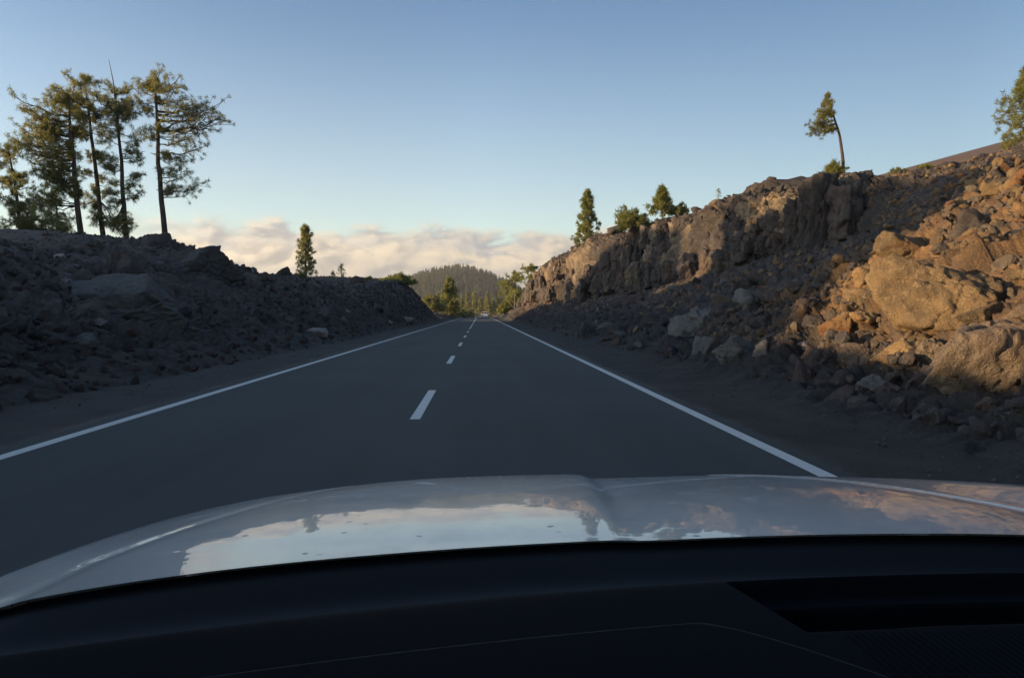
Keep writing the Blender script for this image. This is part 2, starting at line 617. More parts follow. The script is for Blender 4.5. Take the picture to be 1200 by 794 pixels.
# ---- right bank: scree, layered lava cliff, sloping lava field on top
# control points: road edge, shoulder, toe, scree, cliff foot, cliff brow, crest, field, far field
rowsR = [
    (-40, 0, [(3.1, 0), (4.6, .05), (5.6, .5), (8.2, 2.0), (12.0, 4.0), (13.5, 4.8), (26, 9.0), (60, 14), (160, 20)]),
    (12, 0, [(3.1, 0), (4.5, .05), (5.6, .6), (8.2, 2.1), (12.0, 4.0), (13.5, 4.9), (26, 9.2), (60, 14), (160, 20)]),
    (19, 0, [(3.1, 0), (4.7, .06), (6.0, .6), (9.0, 2.2), (13.0, 4.3), (14.5, 5.2), (26, 9.5), (60, 13), (160, 18)]),
    (28, 0, [(3.1, 0), (4.9, .06), (6.6, .6), (11.0, 2.3), (16.0, 4.6), (18.0, 6.0), (25.5, 9.1), (60, 12.6), (160, 16)]),
    (36, .4, [(3.1, 0), (5.0, .06), (7.2, .7), (13.0, 2.8), (18.4, 5.0), (19.8, 7.2), (24.5, 8.9), (60, 12.4), (160, 15)]),
    (43, 1, [(3.1, 0), (5.1, .06), (8.0, .8), (14.0, 3.1), (20.0, 5.6), (20.6, 8.5), (22.5, 9.3), (60, 12.0), (160, 14)]),
    (54, 1, [(3.1, 0), (5.2, .06), (8.5, .9), (13.5, 2.6), (18.3, 4.6), (19.0, 9.7), (21.3, 10.7), (60, 12.6), (160, 14)]),
    (66, 1, [(3.1, 0), (5.1, .06), (8.0, .8), (12.5, 2.2), (15.8, 3.7), (16.6, 9.4), (18.6, 10.5), (60, 11.8), (160, 13)]),
    (88, 1, [(3.1, 0), (4.9, .06), (6.8, .7), (9.8, 1.9), (12.2, 3.3), (12.8, 8.8), (14.6, 10.3), (60, 11.6), (160, 12)]),
    (108, 1, [(3.1, 0), (4.7, .06), (5.8, .8), (7.8, 1.9), (9.9, 3.3), (10.5, 8.4), (12.0, 10.0), (60, 11.0), (160, 12)]),
    (122, 1, [(3.1, 0), (4.5, .06), (5.4, .8), (7.0, 1.8), (8.6, 3.0), (9.2, 7.8), (10.8, 9.6), (50, 10.0), (160, 9)]),
    (132, .8, [(3.1, 0), (4.5, .06), (5.4, .8), (6.8, 1.7), (8.1, 2.8), (8.8, 5.2), (10.4, 7.2), (50, 8.0), (160, 7)]),
    (144, .3, [(3.1, 0), (4.5, .05), (5.3, .6), (6.4, 1.3), (7.6, 2.0), (8.8, 3.2), (11, 4.3), (50, 5.0), (160, 5)]),
    (175, 0, [(3.1, 0), (4.5, .05), (5.2, .5), (6.4, 1.0), (7.8, 1.6), (9.5, 2.4), (12, 3.0), (50, 4.0), (160, 4)]),
    (225, 0, [(3.1, 0), (4.5, .0), (5.2, .3), (6.4, .7), (7.8, 1.0), (9.5, 1.2), (12, 1.4), (50, 2.0), (160, 2)]),
    (300, 0, [(3.1, -.3), (4.5, -.3), (5.2, -.2), (6.4, -.1), (7.8, 0), (9.5, 0), (12, 0), (50, 0), (160, 0)]),
]
ysR = stations(-30, 292, .06, .0062, .5)
v, nr, T, CL, shpR = build_bank('r', rowsR, [14, 34, 115, 130, 150, 190, 40, 14], 1, ysR, 5, None)
flat = zone(T, .9, 2.1, 99, 100)                   # nothing on the shoulder
dY = np.clip(v[:, 1], 8, None) * np.where((v[:, 1] < 33) | (v[:, 1] > 130), .0062, .0034)
fine = lambda s_: np.clip(s_ / (2.2 * dY) - .35, 0, 1)        # leave out detail the mesh is too coarse to carry
cliff = zone(T, 3.9, 4.1, 5.5, 6.1) * CL
far = np.clip((v[:, 1] - 110) / 80, 0, 1)
scree = zone(T, 1.1, 2.2, 3.9, 4.4)
bs, br, bc = blocky(v + fbm(v, 2.0, 3, .5, 40)[:, None] * .7, 3.4, 51, .5)
b1, _, _ = blocky(v + fbm(v, 1.0, 3, .5, 41)[:, None] * .25, 1.15, 52, .8)
b2, _, _ = blocky(v, .42, 53, .9)
b3, _, _ = blocky(v, .17, 54, .9)
lump = fbm(v, 6.0, 4, .5, 6)
lump2 = fbm(v, 1.6, 4, .55, 66)
nearpile = np.exp(-(((v[:, 0] - 9.5) / 5.0) ** 2 + ((v[:, 1] - 14) / 9.0) ** 2))
dsp = flat * (lump * .55 * (1 + far) + lump2 * .22)
dsp += flat * (1 - cliff) * (b1 * (.22 + .14 * nearpile) * (.35 + .65 * np.clip(lump2 * 1.5 + .5, 0, 1)) + b2 * .42 * fine(.42) + b3 * .45 * fine(.17))
# cliff: big upright blocks (stretched cells) with ledges
vc = v * [1, 1, .62]
c1, cr, cc = blocky(vc + fbm(v, 3.0, 3, .5, 43)[:, None] * .6, 2.6, 61, .5)
wp = fbm(v, 1.2, 3, .5, 47)[:, None] * .22
c2, cr2, cc2 = blocky(v * [1, 1.2, .5] + wp, 1.0, 62, .8)
c3, _, _ = blocky(v * [1, 1.1, .7] + wp, .48, 63, .9)
dsp += cliff * (c1 * .35 + c2 * .30 + c3 * .55 * fine(.45) + b2 * .25 * fine(.3) + lump * .55 + fbm(v, 1.0, 3, .5, 48) * .12)
toe = zone(T, .5, 1.0, 1.2, 2.2)
dsp += toe * (fbm(v, .8, 4, .6, 9) * .05)
v = v + nr * dsp[:, None]
vR = v
massive = np.clip((cr - .55) / .08, 0, 1) * np.clip(1.6 - cc2 * 0, 0, 1)
pale = cliff * np.clip((cr - .66) * 9, 0, 1) * np.clip(fbm(v, 1.3, 4, .6, 31) * 1.6 + .75, 0, 1) * zone(T, 4.1, 4.3, 5.2, 5.6)
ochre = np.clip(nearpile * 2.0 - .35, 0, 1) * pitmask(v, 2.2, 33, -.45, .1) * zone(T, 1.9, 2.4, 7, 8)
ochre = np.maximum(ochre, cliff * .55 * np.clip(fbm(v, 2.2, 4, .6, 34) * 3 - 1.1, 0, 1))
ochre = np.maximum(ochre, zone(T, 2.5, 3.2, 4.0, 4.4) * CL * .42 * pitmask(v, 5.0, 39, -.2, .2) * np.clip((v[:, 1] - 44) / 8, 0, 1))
ochre = np.maximum(ochre, np.clip((v[:, 1] - 85) / 30, 0, 1) * pitmask(v, 2.0, 35, -.1, .35) * .5 * flat)
cind = zone(T, .0, .1, 2.0, 2.6)
cind = np.maximum(cind, scree * CL * pitmask(v, 4.5, 36, -.15, .15) * .85 * np.clip((v[:, 1] - 36) / 15, 0, 1))
tone = .70 + .5 * np.clip(fbm(v, .5, 3, .6, 38) + .5, 0, 1) + .25 * (br - .5)
nrR = nr; TR = T
tag(obj('embankment_right', mesh_np('embankment_right', v, grid_faces(*shpR), M['bank'], True, attrs={'pale': pale, 'ochre': ochre, 'cinder': cind, 'tone': tone})), kind='structure')

# ---- left bank: rubble slope with a plateau, and an unseen ridge added farther left to shade road and right bank
# control points: road edge, shoulder, toe, slope, brow, plateau, back, ridge foot, ridge top, far
rowsL = [
    (-40, 0, [(4.75, 0), (6.6, .06), (8.2, .9), (10.5, 2.1), (13.6, 3.4), (18, 3.7), (44, 4.5), (56, 5.2), (64, 5.6), (160, 6)]),
    (-12, 0, [(4.75, 0), (6.6, .06), (8.2, .9), (10.5, 2.1), (13.6, 3.4), (18, 3.7), (44, 4.5), (56, 5.0), (64, 6.0), (160, 8)]),
    (-6, 0, [(4.75, 0), (6.6, .06), (8.2, .9), (10.5, 2.1), (13.6, 3.2), (18, 3.5), (44, 4.5), (54, 5.3), (62, 6.0), (160, 8)]),
    (-2, 0, [(4.75, 0), (6.6, .06), (8.2, .9), (10.5, 2.1), (13.6, 3.1), (18, 3.4), (44, 4.5), (54, 6.5), (62, 8.6), (160, 10)]),
    (1.8, 0, [(4.75, 0), (6.5, .06), (8.2, .9), (10.5, 2.1), (13.6, 3.0), (18, 3.3), (44, 4.5), (54, 7.5), (62, 11), (160, 10)]),
    (5, 0, [(4.75, 0), (6.5, .06), (8.2, .9), (10.5, 2.1), (13.6, 3.0), (18, 3.3), (44, 4.5), (54, 9), (62, 16.5), (160, 10)]),
    (22, 0, [(4.75, 0), (6.3, .06), (8.0, .9), (10.8, 2.2), (13.8, 3.2), (18, 3.3), (42, 4.4), (53, 9), (62, 19), (160, 10)]),
    (33, 0, [(4.75, 0), (6.2, .06), (8.0, 1.05), (11.1, 2.8), (14.7, 4.2), (19.5, 4.3), (42, 5.6), (54, 10), (62, 19), (160, 10)]),
    (36, 0, [(4.75, 0), (6.2, .06), (8.0, 1.1), (11.2, 3.0), (15.0, 4.75), (20, 5.2), (42, 6.4), (54, 9), (62, 12.3), (160, 10)]),
    (39.5, 0, [(4.75, 0), (6.2, .06), (8.0, 1.1), (11.1, 2.9), (14.6, 4.75), (19.5, 5.3), (42, 6.2), (55, 9), (62, 12.3), (160, 10)]),
    (42, 0, [(4.75, 0), (6.2, .06), (8.0, 1.1), (11.0, 2.85), (14.5, 4.3), (19.5, 5.3), (42, 6.2), (55, 9), (62, 12.3), (160, 10)]),
    (45, 0, [(4.75, 0), (6.2, .06), (8.0, 1.1), (10.8, 2.7), (14.0, 3.8), (19, 5.35), (42, 6.0), (55, 9), (63, 19), (160, 10)]),
    (55, 0, [(4.75, 0), (6.1, .06), (7.8, 1.1), (10.2, 2.7), (13.5, 3.6), (19, 4.3), (42, 5.0), (56, 9), (64, 19.5), (160, 10)]),
    (66, 0, [(4.75, 0), (6.0, .06), (7.5, 1.3), (9.2, 2.7), (11.5, 3.8), (19, 4.4), (46, 5.0), (60, 9), (66, 18.5), (160, 10)]),
    (71, 0, [(4.75, 0), (6.0, .06), (7.4, 1.4), (8.8, 2.7), (10.6, 3.9), (19, 4.5), (46, 5.0), (60, 9), (66, 15), (160, 10)]),
    (80, 0, [(4.75, 0), (5.9, .06), (7.2, 1.6), (8.5, 3.2), (10.4, 4.6), (19, 5.0), (50, 5.2), (64, 6), (70, 6), (160, 8)]),
    (94, .3, [(4.75, 0), (5.8, .08), (7.0, 1.9), (8.3, 3.8), (10.2, 5.4), (19, 5.9), (50, 5.6), (64, 5.6), (70, 5.6), (160, 5)]),
    (101, .3, [(4.75, 0), (5.6, .08), (6.6, 1.3), (7.6, 2.7), (9.6, 4.2), (19, 5.0), (50, 5), (64, 5), (70, 5), (160, 5)]),
    (108, 0, [(4.75, 0), (5.4, .04), (6.2, .4), (7.2, .9), (9.0, 1.5), (19, 2.0), (50, 2), (64, 2), (70, 2), (160, 2)]),
    (122, 0, [(4.75, 0), (5.4, .02), (6.2, .15), (7.2, .3), (9.0, .5), (19, .8), (50, 1), (64, 1), (70, 1), (160, 1)]),
    (165, 0, [(4.75, 0), (5.2, .1), (5.8, .7), (6.8, 1.3), (9.0, 1.8), (19, 2.0), (50, 2), (64, 2), (70, 2), (160, 2)]),
    (200, 0, [(4.75, 0), (5.2, .1), (5.8, .8), (6.8, 1.4), (9.0, 2.0), (19, 2.0), (50, 2), (64, 2), (70, 2), (160, 2)]),
    (228, 0, [(4.75, -.1), (5.2, -.1), (5.8, .1), (6.8, .2), (9.0, .2), (19, .2), (50, 0), (64, 0), (70, 0), (160, 0)]),
    (300, 0, [(4.75, -.4), (5.2, -.4), (5.8, -.3), (6.8, -.3), (9.0, -.3), (19, -.3), (50, -.3), (64, -.3), (70, -.3), (160, -.3)]),
]
ysL = stations(-38, 292, .06, .0065, .6)
v, nr, T, CL, shpL = build_bank('l', rowsL, [18, 45, 100, 120, 80, 60, 20, 14, 8], -1, ysL, 5, None)
flat = zone(T, .9, 2.1, 99, 100)
dY = np.clip(v[:, 1], 8, None) * np.where((v[:, 1] < 33) | (v[:, 1] > 130), .0065, .0034)
b0, br0, _ = blocky(v + fbm(v, 1.5, 3, .5, 140)[:, None] * .5, 2.4, 150, .6)
b1, _, _ = blocky(v + fbm(v, 1.0, 3, .5, 141)[:, None] * .25, .95, 152, .8)
b2, _, _ = blocky(v, .38, 153, .9)
b3, _, _ = blocky(v, .16, 154, .9)
lump = fbm(v, 5.0, 4, .5, 106)
lump2 = fbm(v, 1.5, 4, .55, 166)
crestz = zone(T, 2.5, 3.6, 4.3, 6)
flatten = 1 - .75 * zone(T, 4.2, 5.0, 99, 100)
dsp = flat * flatten * (lump * .42 + lump2 * .25 + b1 * .34 * np.clip(lump2 + .55, 0, 1) + b0 * .22 * np.clip(lump * 2, 0, 1) + b2 * .38 * fine(.38) + b3 * .4 * fine(.16))
toe = zone(T, .5, 1.0, 1.2, 2.2)
dsp += toe * (fbm(v, .8, 4, .6, 19) * .05)
# the added ridge has a broken top that lets patches of sun through
dsp += zone(T, 6.5, 7.6, 9, 10) * (fbm(v, 9.0, 3, .6, 119) * 1.3)
v = v + nr * dsp[:, None]
vL = v; nrL = nr; TL = T
cind = np.maximum(zone(T, .0, .1, 2.0, 2.6), pitmask(v, 3.2, 136, -.1, .25) * .6 * zone(T, 2, 2.5, 4.2, 5))
tone = 1.5 + .5 * np.clip(fbm(v, .5, 3, .6, 138) + .5, 0, 1) + .25 * (br0 - .5)
ochre = np.clip((v[:, 1] - 88) / 25, 0, 1) * pitmask(v, 3.0, 135, -.1, .4) * .4 * flat
tag(obj('embankment_left', mesh_np('embankment_left', v, grid_faces(*shpL)[:, ::-1], M['bank'], True, attrs={'pale': 0 * T, 'ochre': ochre, 'cinder': cind, 'tone': tone})), kind='structure')

pxR = project(vR)
pxL = project(vL)


def surf(px, py, side):
    """point of the bank that shows at this pixel of the photograph (nearest to the eye)"""
    P_, V_, N_ = (pxR, vR, nrR) if side == 'r' else (pxL, vL, nrL)
    for rad in (2.5, 5, 9, 16, 30, 60):
        k = np.where((np.abs(P_[0] - px) < rad) & (np.abs(P_[1] - py) < rad) & (P_[2] < 400))[0]
        if len(k):
            i = k[np.argmin(P_[2][k] + .02 * P_[2][k] * (np.abs(P_[0][k] - px) + np.abs(P_[1][k] - py)))]
            return V_[i], N_[i], P_[2][i]
    raise RuntimeError('no surface at %s %s' % (px, py))


# the crest of a bank in one pixel column
def crest(px, side, ymax=400, behind=0.0):
    P_, V_ = (pxR, vR) if side == 'r' else (pxL, vL)
    k = np.where((np.abs(P_[0] - px) < 2.5) & (P_[2] < 400) & (V_[:, 1] > 3) & (V_[:, 1] < ymax))[0]
    i = k[np.argmin(P_[1][k])]
    return V_[i]


# ------------------------------------------------------------------ rocks
ICO = {}


def ico(sub):
    if sub not in ICO:
        bm = bmesh.new()
        bmesh.ops.create_icosphere(bm, subdivisions=sub, radius=1.0)
        vv = np.array([x.co[:] for x in bm.verts]); vv /= np.linalg.norm(vv, axis=1)[:, None]
        ff = np.array([[q.index for q in f.verts] for f in bm.faces])
        bm.free()
        ICO[sub] = (vv, ff)
    return ICO[sub]


def rock_verts(r, sub, nplanes=10, rough=.03, seed=0, sharp=True):
    d, f = ico(sub)
    n = r.normal(size=(nplanes, 3)); n /= np.linalg.norm(n, axis=1)[:, None]
    nplanes = 10 + nplanes % 3
    n = r.normal(size=(nplanes, 3)); n /= np.linalg.norm(n, axis=1)[:, None]
    dist = r.uniform(.40, .92, nplanes)
    dots = d @ n.T
    rad = np.where(dots > .12, dist[None] / np.clip(dots, .12, None), 9.0)
    rad = np.concatenate([rad, np.full((len(d), 1), 1.25)], 1)
    m = rad.min(1)
    k = 70.0
    rr = -np.log(np.exp(-k * (rad - m[:, None])).sum(1)) / k + m
    v = d * rr[:, None]
    if rough:
        off = r.uniform(-50, 50, 3)
        b, _, _ = blocky(v + off, .5, 3, .8)
        b2_, _, _ = blocky(v + off, .2, 5, .8)
        am = .6 if sub >= 6 else 1.0
        v = v + d * (b * .24 * am + b2_ * .30 * am + fbm(v + off, .5, 4, .55, 2) * rough * 1.6 + fbm(v + off, .12, 2, .5, 5) * rough * .5)[:, None]
    return v, f


def rand_rot(r, full=True):
    if full:
        q = r.normal(size=4); q /= np.linalg.norm(q)
        w, x, y, z = q
        return np.array([[1 - 2 * (y * y + z * z), 2 * (x * y - z * w), 2 * (x * z + y * w)], [2 * (x * y + z * w), 1 - 2 * (x * x + z * z), 2 * (y * z - x * w)], [2 * (x * z - y * w), 2 * (y * z + x * w), 1 - 2 * (x * x + y * y)]])
    a = r.uniform(0, 6.28)
    return np.array([[math.cos(a), -math.sin(a), 0], [math.sin(a), math.cos(a), 0], [0, 0, 1]])


# boulders one can point at: (side, px, py, width px, height px, material, label)
BOULDERS = [
    ('r', 1112, 362, 162, 128, 'ochre', 'huge sunlit orange boulder, the largest in the sunlit pile'),
    ('r', 1066, 298, 76, 56, 'ochre', 'rounded ochre slab leaning on top of the huge orange boulder'),
    ('r', 1148, 432, 140, 112, 'brown', 'big squared brown boulder at the lower right of the sunlit pile'),
    ('r', 1190, 330, 66, 58, 'brown', 'jagged brown boulder cut by the right edge of the view'),
    ('r', 1194, 292, 34, 48, 'brown', 'upright tan boulder standing above the jagged brown boulder'),
    ('r', 1150, 268, 60, 44, 'lava', 'dark rough boulder in the slope above the huge orange boulder'),
    ('r', 1155, 372, 84, 34, 'ochre', 'flat ochre slab wedged beside the huge orange boulder'),
    ('r', 1052, 408, 62, 44, 'ochre', 'pinkish sunlit boulder below the huge orange boulder'),
    ('r', 1088, 420, 44, 46, 'brown', 'narrow tan boulder leaning on the squared brown boulder'),
    ('r', 1030, 352, 50, 44, 'ochre', 'yellowish block at the left end of the huge orange boulder'),
    ('r', 1006, 356, 36, 38, 'ochre', 'small knobbly ochre boulder left of the yellowish block'),
    ('r', 983, 386, 44, 40, 'ochre', 'rough sunlit boulder at the leftmost tip of the orange pile'),
    ('r', 1016, 326, 32, 26, 'ochre', 'small ochre boulder perched above the yellowish block'),
    ('r', 1004, 418, 44, 34, 'brown', 'half sunlit wedge shaped boulder under the orange pile'),
    ('r', 1027, 454, 48, 32, 'grey', 'smooth grey boulder in the shade under the pinkish boulder'),
    ('r', 992, 446, 36, 34, 'lava', 'dark boulder left of the smooth grey boulder'),
    ('r', 945, 442, 38, 46, 'lava', 'tall dark slab standing at the foot of the scree'),
    ('r', 1160, 476, 32, 20, 'brown', 'small layered brown stone in front of the squared brown boulder'),
    ('r', 1188, 488, 32, 18, 'pale', 'small pale stone low beside the right edge of the view'),
    ('r', 1132, 494, 44, 20, 'lava', 'low flat dark stone near the shoulder'),
    ('r', 815, 382, 62, 46, 'grey', 'large grey faceted boulder lying on the scree'),
    ('r', 862, 412, 54, 40, 'grey', 'grey pyramid shaped boulder below the large faceted one'),
    ('r', 826, 412, 32, 36, 'grey', 'small upright grey boulder left of the pyramid shaped one'),
    ('r', 893, 413, 26, 30, 'grey', 'rounded grey boulder right of the pyramid shaped one'),
    ('r', 942, 409, 24, 20, 'pale', 'pale rounded stone alone on the dark scree'),
    ('r', 768, 380, 40, 30, 'lava', 'dark boulder left of the large grey faceted boulder'),
    ('r', 905, 352, 28, 22, 'lava', 'dark blunt boulder under the cliff'),
    ('r', 962, 330, 24, 20, 'grey', 'light grey boulder high on the scree'),
    ('r', 672, 349, 9, 20, 'ochre', 'orange sunlit spike of rock at the far cliff foot'),
    ('r', 905, 219, 30, 16, 'lava', 'rough dark boulder crowning the cliff above the pale cliff face'),
    ('r', 1012, 206, 26, 14, 'lava', 'dark knobbly boulder on the skyline right of the leaning pine'),
    ('r', 722, 268, 20, 12, 'lava', 'low dark boulder on the skyline right of the conical pine'),
    ('r', 1112, 196, 30, 14, 'lava', 'reddish dark boulder on the skyline before the cinder cone'),
    ('l', 158, 362, 112, 80, 'grey', 'broad grey green slab in the middle of the left bank'),
    ('l', 140, 322, 56, 50, 'lava', 'reddish block on top of the broad grey green slab'),
    ('l', 236, 318, 84, 58, 'grey', 'grey green slab just under the crest of the left bank'),
    ('l', 122, 348, 60, 34, 'grey', 'flat grey rock leaning against the broad slab'),
    ('l', 335, 321, 24, 17, 'lava', 'dark boulder on the skyline left of the lone pine'),
    ('l', 308, 325, 18, 10, 'lava', 'low dark boulder on the skyline beside the bank shoulder'),
    ('l', 418, 329, 16, 12, 'lava', 'dark boulder on the skyline right of the sapling'),
    ('l', 110, 376, 30, 14, 'pale', 'small pale stone below the broad grey green slab'),
    ('l', 60, 396, 40, 20, 'lava', 'dark blocky stone low on the left bank'),
    ('l', 22, 384, 36, 26, 'lava', 'dark boulder by the left edge of the view'),
    ('l', 372, 392, 26, 16, 'pale', 'pale stone in the middle of the far left bank'),
    ('l', 478, 374, 16, 8, 'pale', 'light stone near the end of the left bank'),
    ('l', 531, 370, 8, 9, 'ochre', 'little sunlit orange rock beside the far road'),
]
boulder_at = []
for i, (side, px, py, w, h, mat, lab) in enumerate(BOULDERS):
    r = np.random.default_rng({0: 4}.get(i, 900 + i))
    p, n, dpt = surf(px, py, side)
    wm, hm = w * dpt / FPX, h * dpt / FPX
    big = w > 40
    vv, ff = rock_verts(r, 6 if w > 70 else (5 if big else 4), 13, .035 if big else .04)
    vv = vv @ rand_rot(r).T
    ext = (vv.max(0) - vv.min(0))
    vv = (vv - (vv.max(0) + vv.min(0)) / 2) / ext * [wm, (wm + hm) * .5, hm] * 1.06
    o = obj('boulder', mesh_np('boulder', vv, ff, M[mat], True))
    vd = at(px, py, 1.0) - [0, 0, EYE]
    q = at(px, py, p[1]) * .5 + p * .5
    o.location = q + vd / np.linalg.norm(vd) * .16 * wm
    boulder_at.append((px, py, lab, w, h))
    tag(o, lab, 'boulder')

def cliff_block(r, w, d, h):
    """upright, fractured block: steep side planes, flat top, chipped corners"""
    dirs, f = ico(5)
    N_ = []
    D_ = []
    a0 = r.uniform(0, 6.28)
    for q in range(6):
        a = a0 + q * 1.047 + r.uniform(-.3, .3)
        N_.append((math.cos(a), math.sin(a), r.uniform(-.10, .16))); D_.append(r.uniform(.62, .95))
    N_.append((r.uniform(-.15, .15), r.uniform(-.15, .15), 1)); D_.append(r.uniform(.8, 1.0))
    N_.append((0, 0, -1)); D_.append(1.0)
    for q in range(5):
        v_ = r.normal(size=3); v_[2] = abs(v_[2]); N_.append(tuple(v_ / np.linalg.norm(v_))); D_.append(r.uniform(.85, 1.1))
    n = np.array(N_); n /= np.linalg.norm(n, axis=1)[:, None]
    dist = np.array(D_)
    dots = dirs @ n.T
    rad = np.where(dots > .08, dist[None] / np.clip(dots, .08, None), 9.0).min(1)
    v = dirs * np.minimum(rad, 1.5)[:, None] * [w / 2, d / 2, h / 2]
    off = r.uniform(-99, 99, 3)
    b1_, _, _ = blocky(v * [1, 1, .6] + off + fbm(v + off, .6, 3, .5, 3)[:, None] * .12, .75, 3, .8)
    b2_, _, _ = blocky(v * [1, 1, .75] + off, .28, 5, .8)
    v = v + dirs * (b1_ * .42 + b2_ * .40 + fbm(v + off, .5, 4, .6, 2) * .10)[:, None]
    return v, f


def build_cliff():
    r = np.random.default_rng(44)
    Ys = np.array([q[0] for q in rowsR], float)
    P4 = np.array([q[2][4] for q in rowsR]); P5 = np.array([q[2][5] for q in rowsR]); P6 = np.array([q[2][6] for q in rowsR])
    V_, F_, pa, to, oc = [], [], [], [], []
    n0 = 0
    y = 37.5
    while y < 131:
        step = r.uniform(.8, 1.7)
        zb, zt = np.interp(y, Ys, P4[:, 1]), np.interp(y, Ys, P5[:, 1])
        xb, xt = np.interp(y, Ys, P4[:, 0]), np.interp(y, Ys, P5[:, 0])
        tiers = 3 if zt - zb > 3 else 1
        setback = r.uniform(-.5, .5) + 1.0 * float(vnoise(np.array([[y / 6.0, 0, 0]]), 8)[0])
        for tier in range(tiers):
            H = (zt - zb) / tiers * r.uniform(.9, 1.6)
            zc = zb + (zt - zb) * (tier + .5) / tiers + r.uniform(-.5, .3)
            w = r.uniform(1.3, 3.0); d = step * r.uniform(.9, 2.1)
            if r.random() < (.25, .12, .05)[tier]: continue
            v, f = cliff_block(r, w, d, H)
            a = r.uniform(-.9, .9)
            rz = np.array([[math.cos(a), -math.sin(a), 0], [math.sin(a), math.cos(a), 0], [0, 0, 1]])
            u = (zc - zb) / (zt - zb)
            v = v @ rz.T + [xb + (xt - xb) * u + w * .20 + setback + (tier - 1) * .45 + r.uniform(-.2, .5), y + r.uniform(-.4, .4), zc]
            pale = 1.0 if (tier == tiers - 1 and r.random() < (.75 if 42 < y < 57 else .18)) or r.random() < .08 else 0.0
            V_.append(v); F_.append(f + n0); n0 += len(v)
            pa.append(np.full(len(v), pale) * np.clip(fbm(v, 1.1, 3, .6, 90) * 2 + .8, 0, 1)); to.append(np.full(len(v), r.uniform(.75, 1.25))); oc.append(np.clip(fbm(v, 1.6, 4, .6, 91) * 3 - .9, 0, 1) * .6)
        y += step
    v = np.concatenate(V_)
    tag(obj('cliff', mesh_np('cliff', v, np.concatenate(F_), M['bank'], True, attrs={'pale': np.concatenate(pa), 'ochre': np.concatenate(oc), 'cinder': np.zeros(len(v)), 'tone': np.concatenate(to)})), kind='structure')


build_cliff()

# medium rocks: copies of a few meshes, single objects
protos = {}
MATWORD = {'lava': 'dark', 'grey': 'grey', 'brown': 'brown', 'ochre': 'ochre', 'pale': 'pinkish white'}
used_labels = {}


def describe(px, py, size_px, mat, noun):
    """colour, size and the named boulder it lies beside"""
    best = sorted(boulder_at, key=lambda b: (b[0] - px) ** 2 + 2 * (b[1] - py) ** 2)[0]
    dx, dy = px - best[0], py - best[1]
    h_ = 'left' if dx < 0 else 'right'
    side = h_ + ' of' if abs(dx) > abs(dy) * 2.2 else (('above' if dy < 0 else 'below') if abs(dy) > abs(dx) * 2.2 else ('upper ' if dy < 0 else 'lower ') + h_ + ' of')
    dist = math.hypot(dx, dy)
    near = 'close' if dist < 30 else ('just' if dist < 52 else ('further' if dist < 85 else 'far'))
    sz = 'tiny' if size_px < 6 else ('small' if size_px < 9 else ('medium sized' if size_px < 14 else ('large' if size_px < 21 else 'very large')))
    name = best[2]
    for cut in (', ', ' with ', ' in the ', ' at the ', ' lying ', ' below ', ' above ', ' on the ', ' left of ', ' right of ', ' leaning ', ' under ', ' standing ', ' wedged ', ' cut ', ' by the ', ' beside ', ' near the ', ' low on', ' against', ' just ', ' alone', ' in front', ' of rock'):
        j = name.find(cut)
        if j > 12: name = name[:j]
    out = '%s %s %s %s %s the %s' % (sz, MATWORD[mat], noun, near, side, name)
    return ' '.join(out.split()[:16])


for mat in ('lava', 'grey', 'brown', 'ochre', 'pale'):
    protos[mat] = []
    for k in range(7):
        r = np.random.default_rng(1000 + k * 7 + len(mat))
        vv, ff = rock_verts(r, 4, 15, .05)
        vv = vv * r.uniform(.75, 1.15, 3) * [1, 1, .85]
        protos[mat].append(mesh_np('rock', vv, ff, M[mat], True))


def scatter(side, count, size, where, mats, label, cat, group, seed, name='rock', min_px=5, max_px=36):
    P_, V_, N_ = (pxR, vR, nrR) if side == 'r' else (pxL, vL, nrL)
    r = np.random.default_rng(seed)
    ok = where(V_, P_) & (P_[0] > -20) & (P_[0] < 1220) & (P_[1] > 100) & (P_[1] < 600)
    k = np.where(ok)[0]
    # even out over the picture: weight by image area of the grid cell ~ 1
    sel = r.choice(k, count * 6)
    cells = set(); n_ = 0
    for i in sel:
        cell = (int(P_[0][i] // 9), int(P_[1][i] // 7))
        if cell in cells: continue
        if any(abs(P_[0][i] - b[0]) < b[3] * .42 and -b[4] * .5 < P_[1][i] - b[1] < b[4] * .36 for b in boulder_at if b[3] > 40): continue
        cells.add(cell)
        s = r.lognormal(math.log(size), .45)
        pxs = s * 2 * FPX / P_[2][i]
        if pxs < min_px: s = min_px * P_[2][i] / FPX / 2
        if pxs > max_px: s = max_px * P_[2][i] / FPX / 2
        mat = mats[r.integers(len(mats))]
        o = obj(name, protos[mat][r.integers(7)])
        o.location = V_[i] + N_[i] * s * .15
        o.rotation_euler = tuple(r.uniform(0, 6.28, 3)) if r.random() < .5 else (r.uniform(-.5, .5), r.uniform(-.5, .5), r.uniform(0, 6.28))
        o.scale = tuple(s * r.uniform(.75, 1.3, 3))
        tag(o, describe(P_[0][i], P_[1][i], 2 * s * FPX / P_[2][i], mat, label), cat, group)
        n_ += 1
        if n_ >= count: break


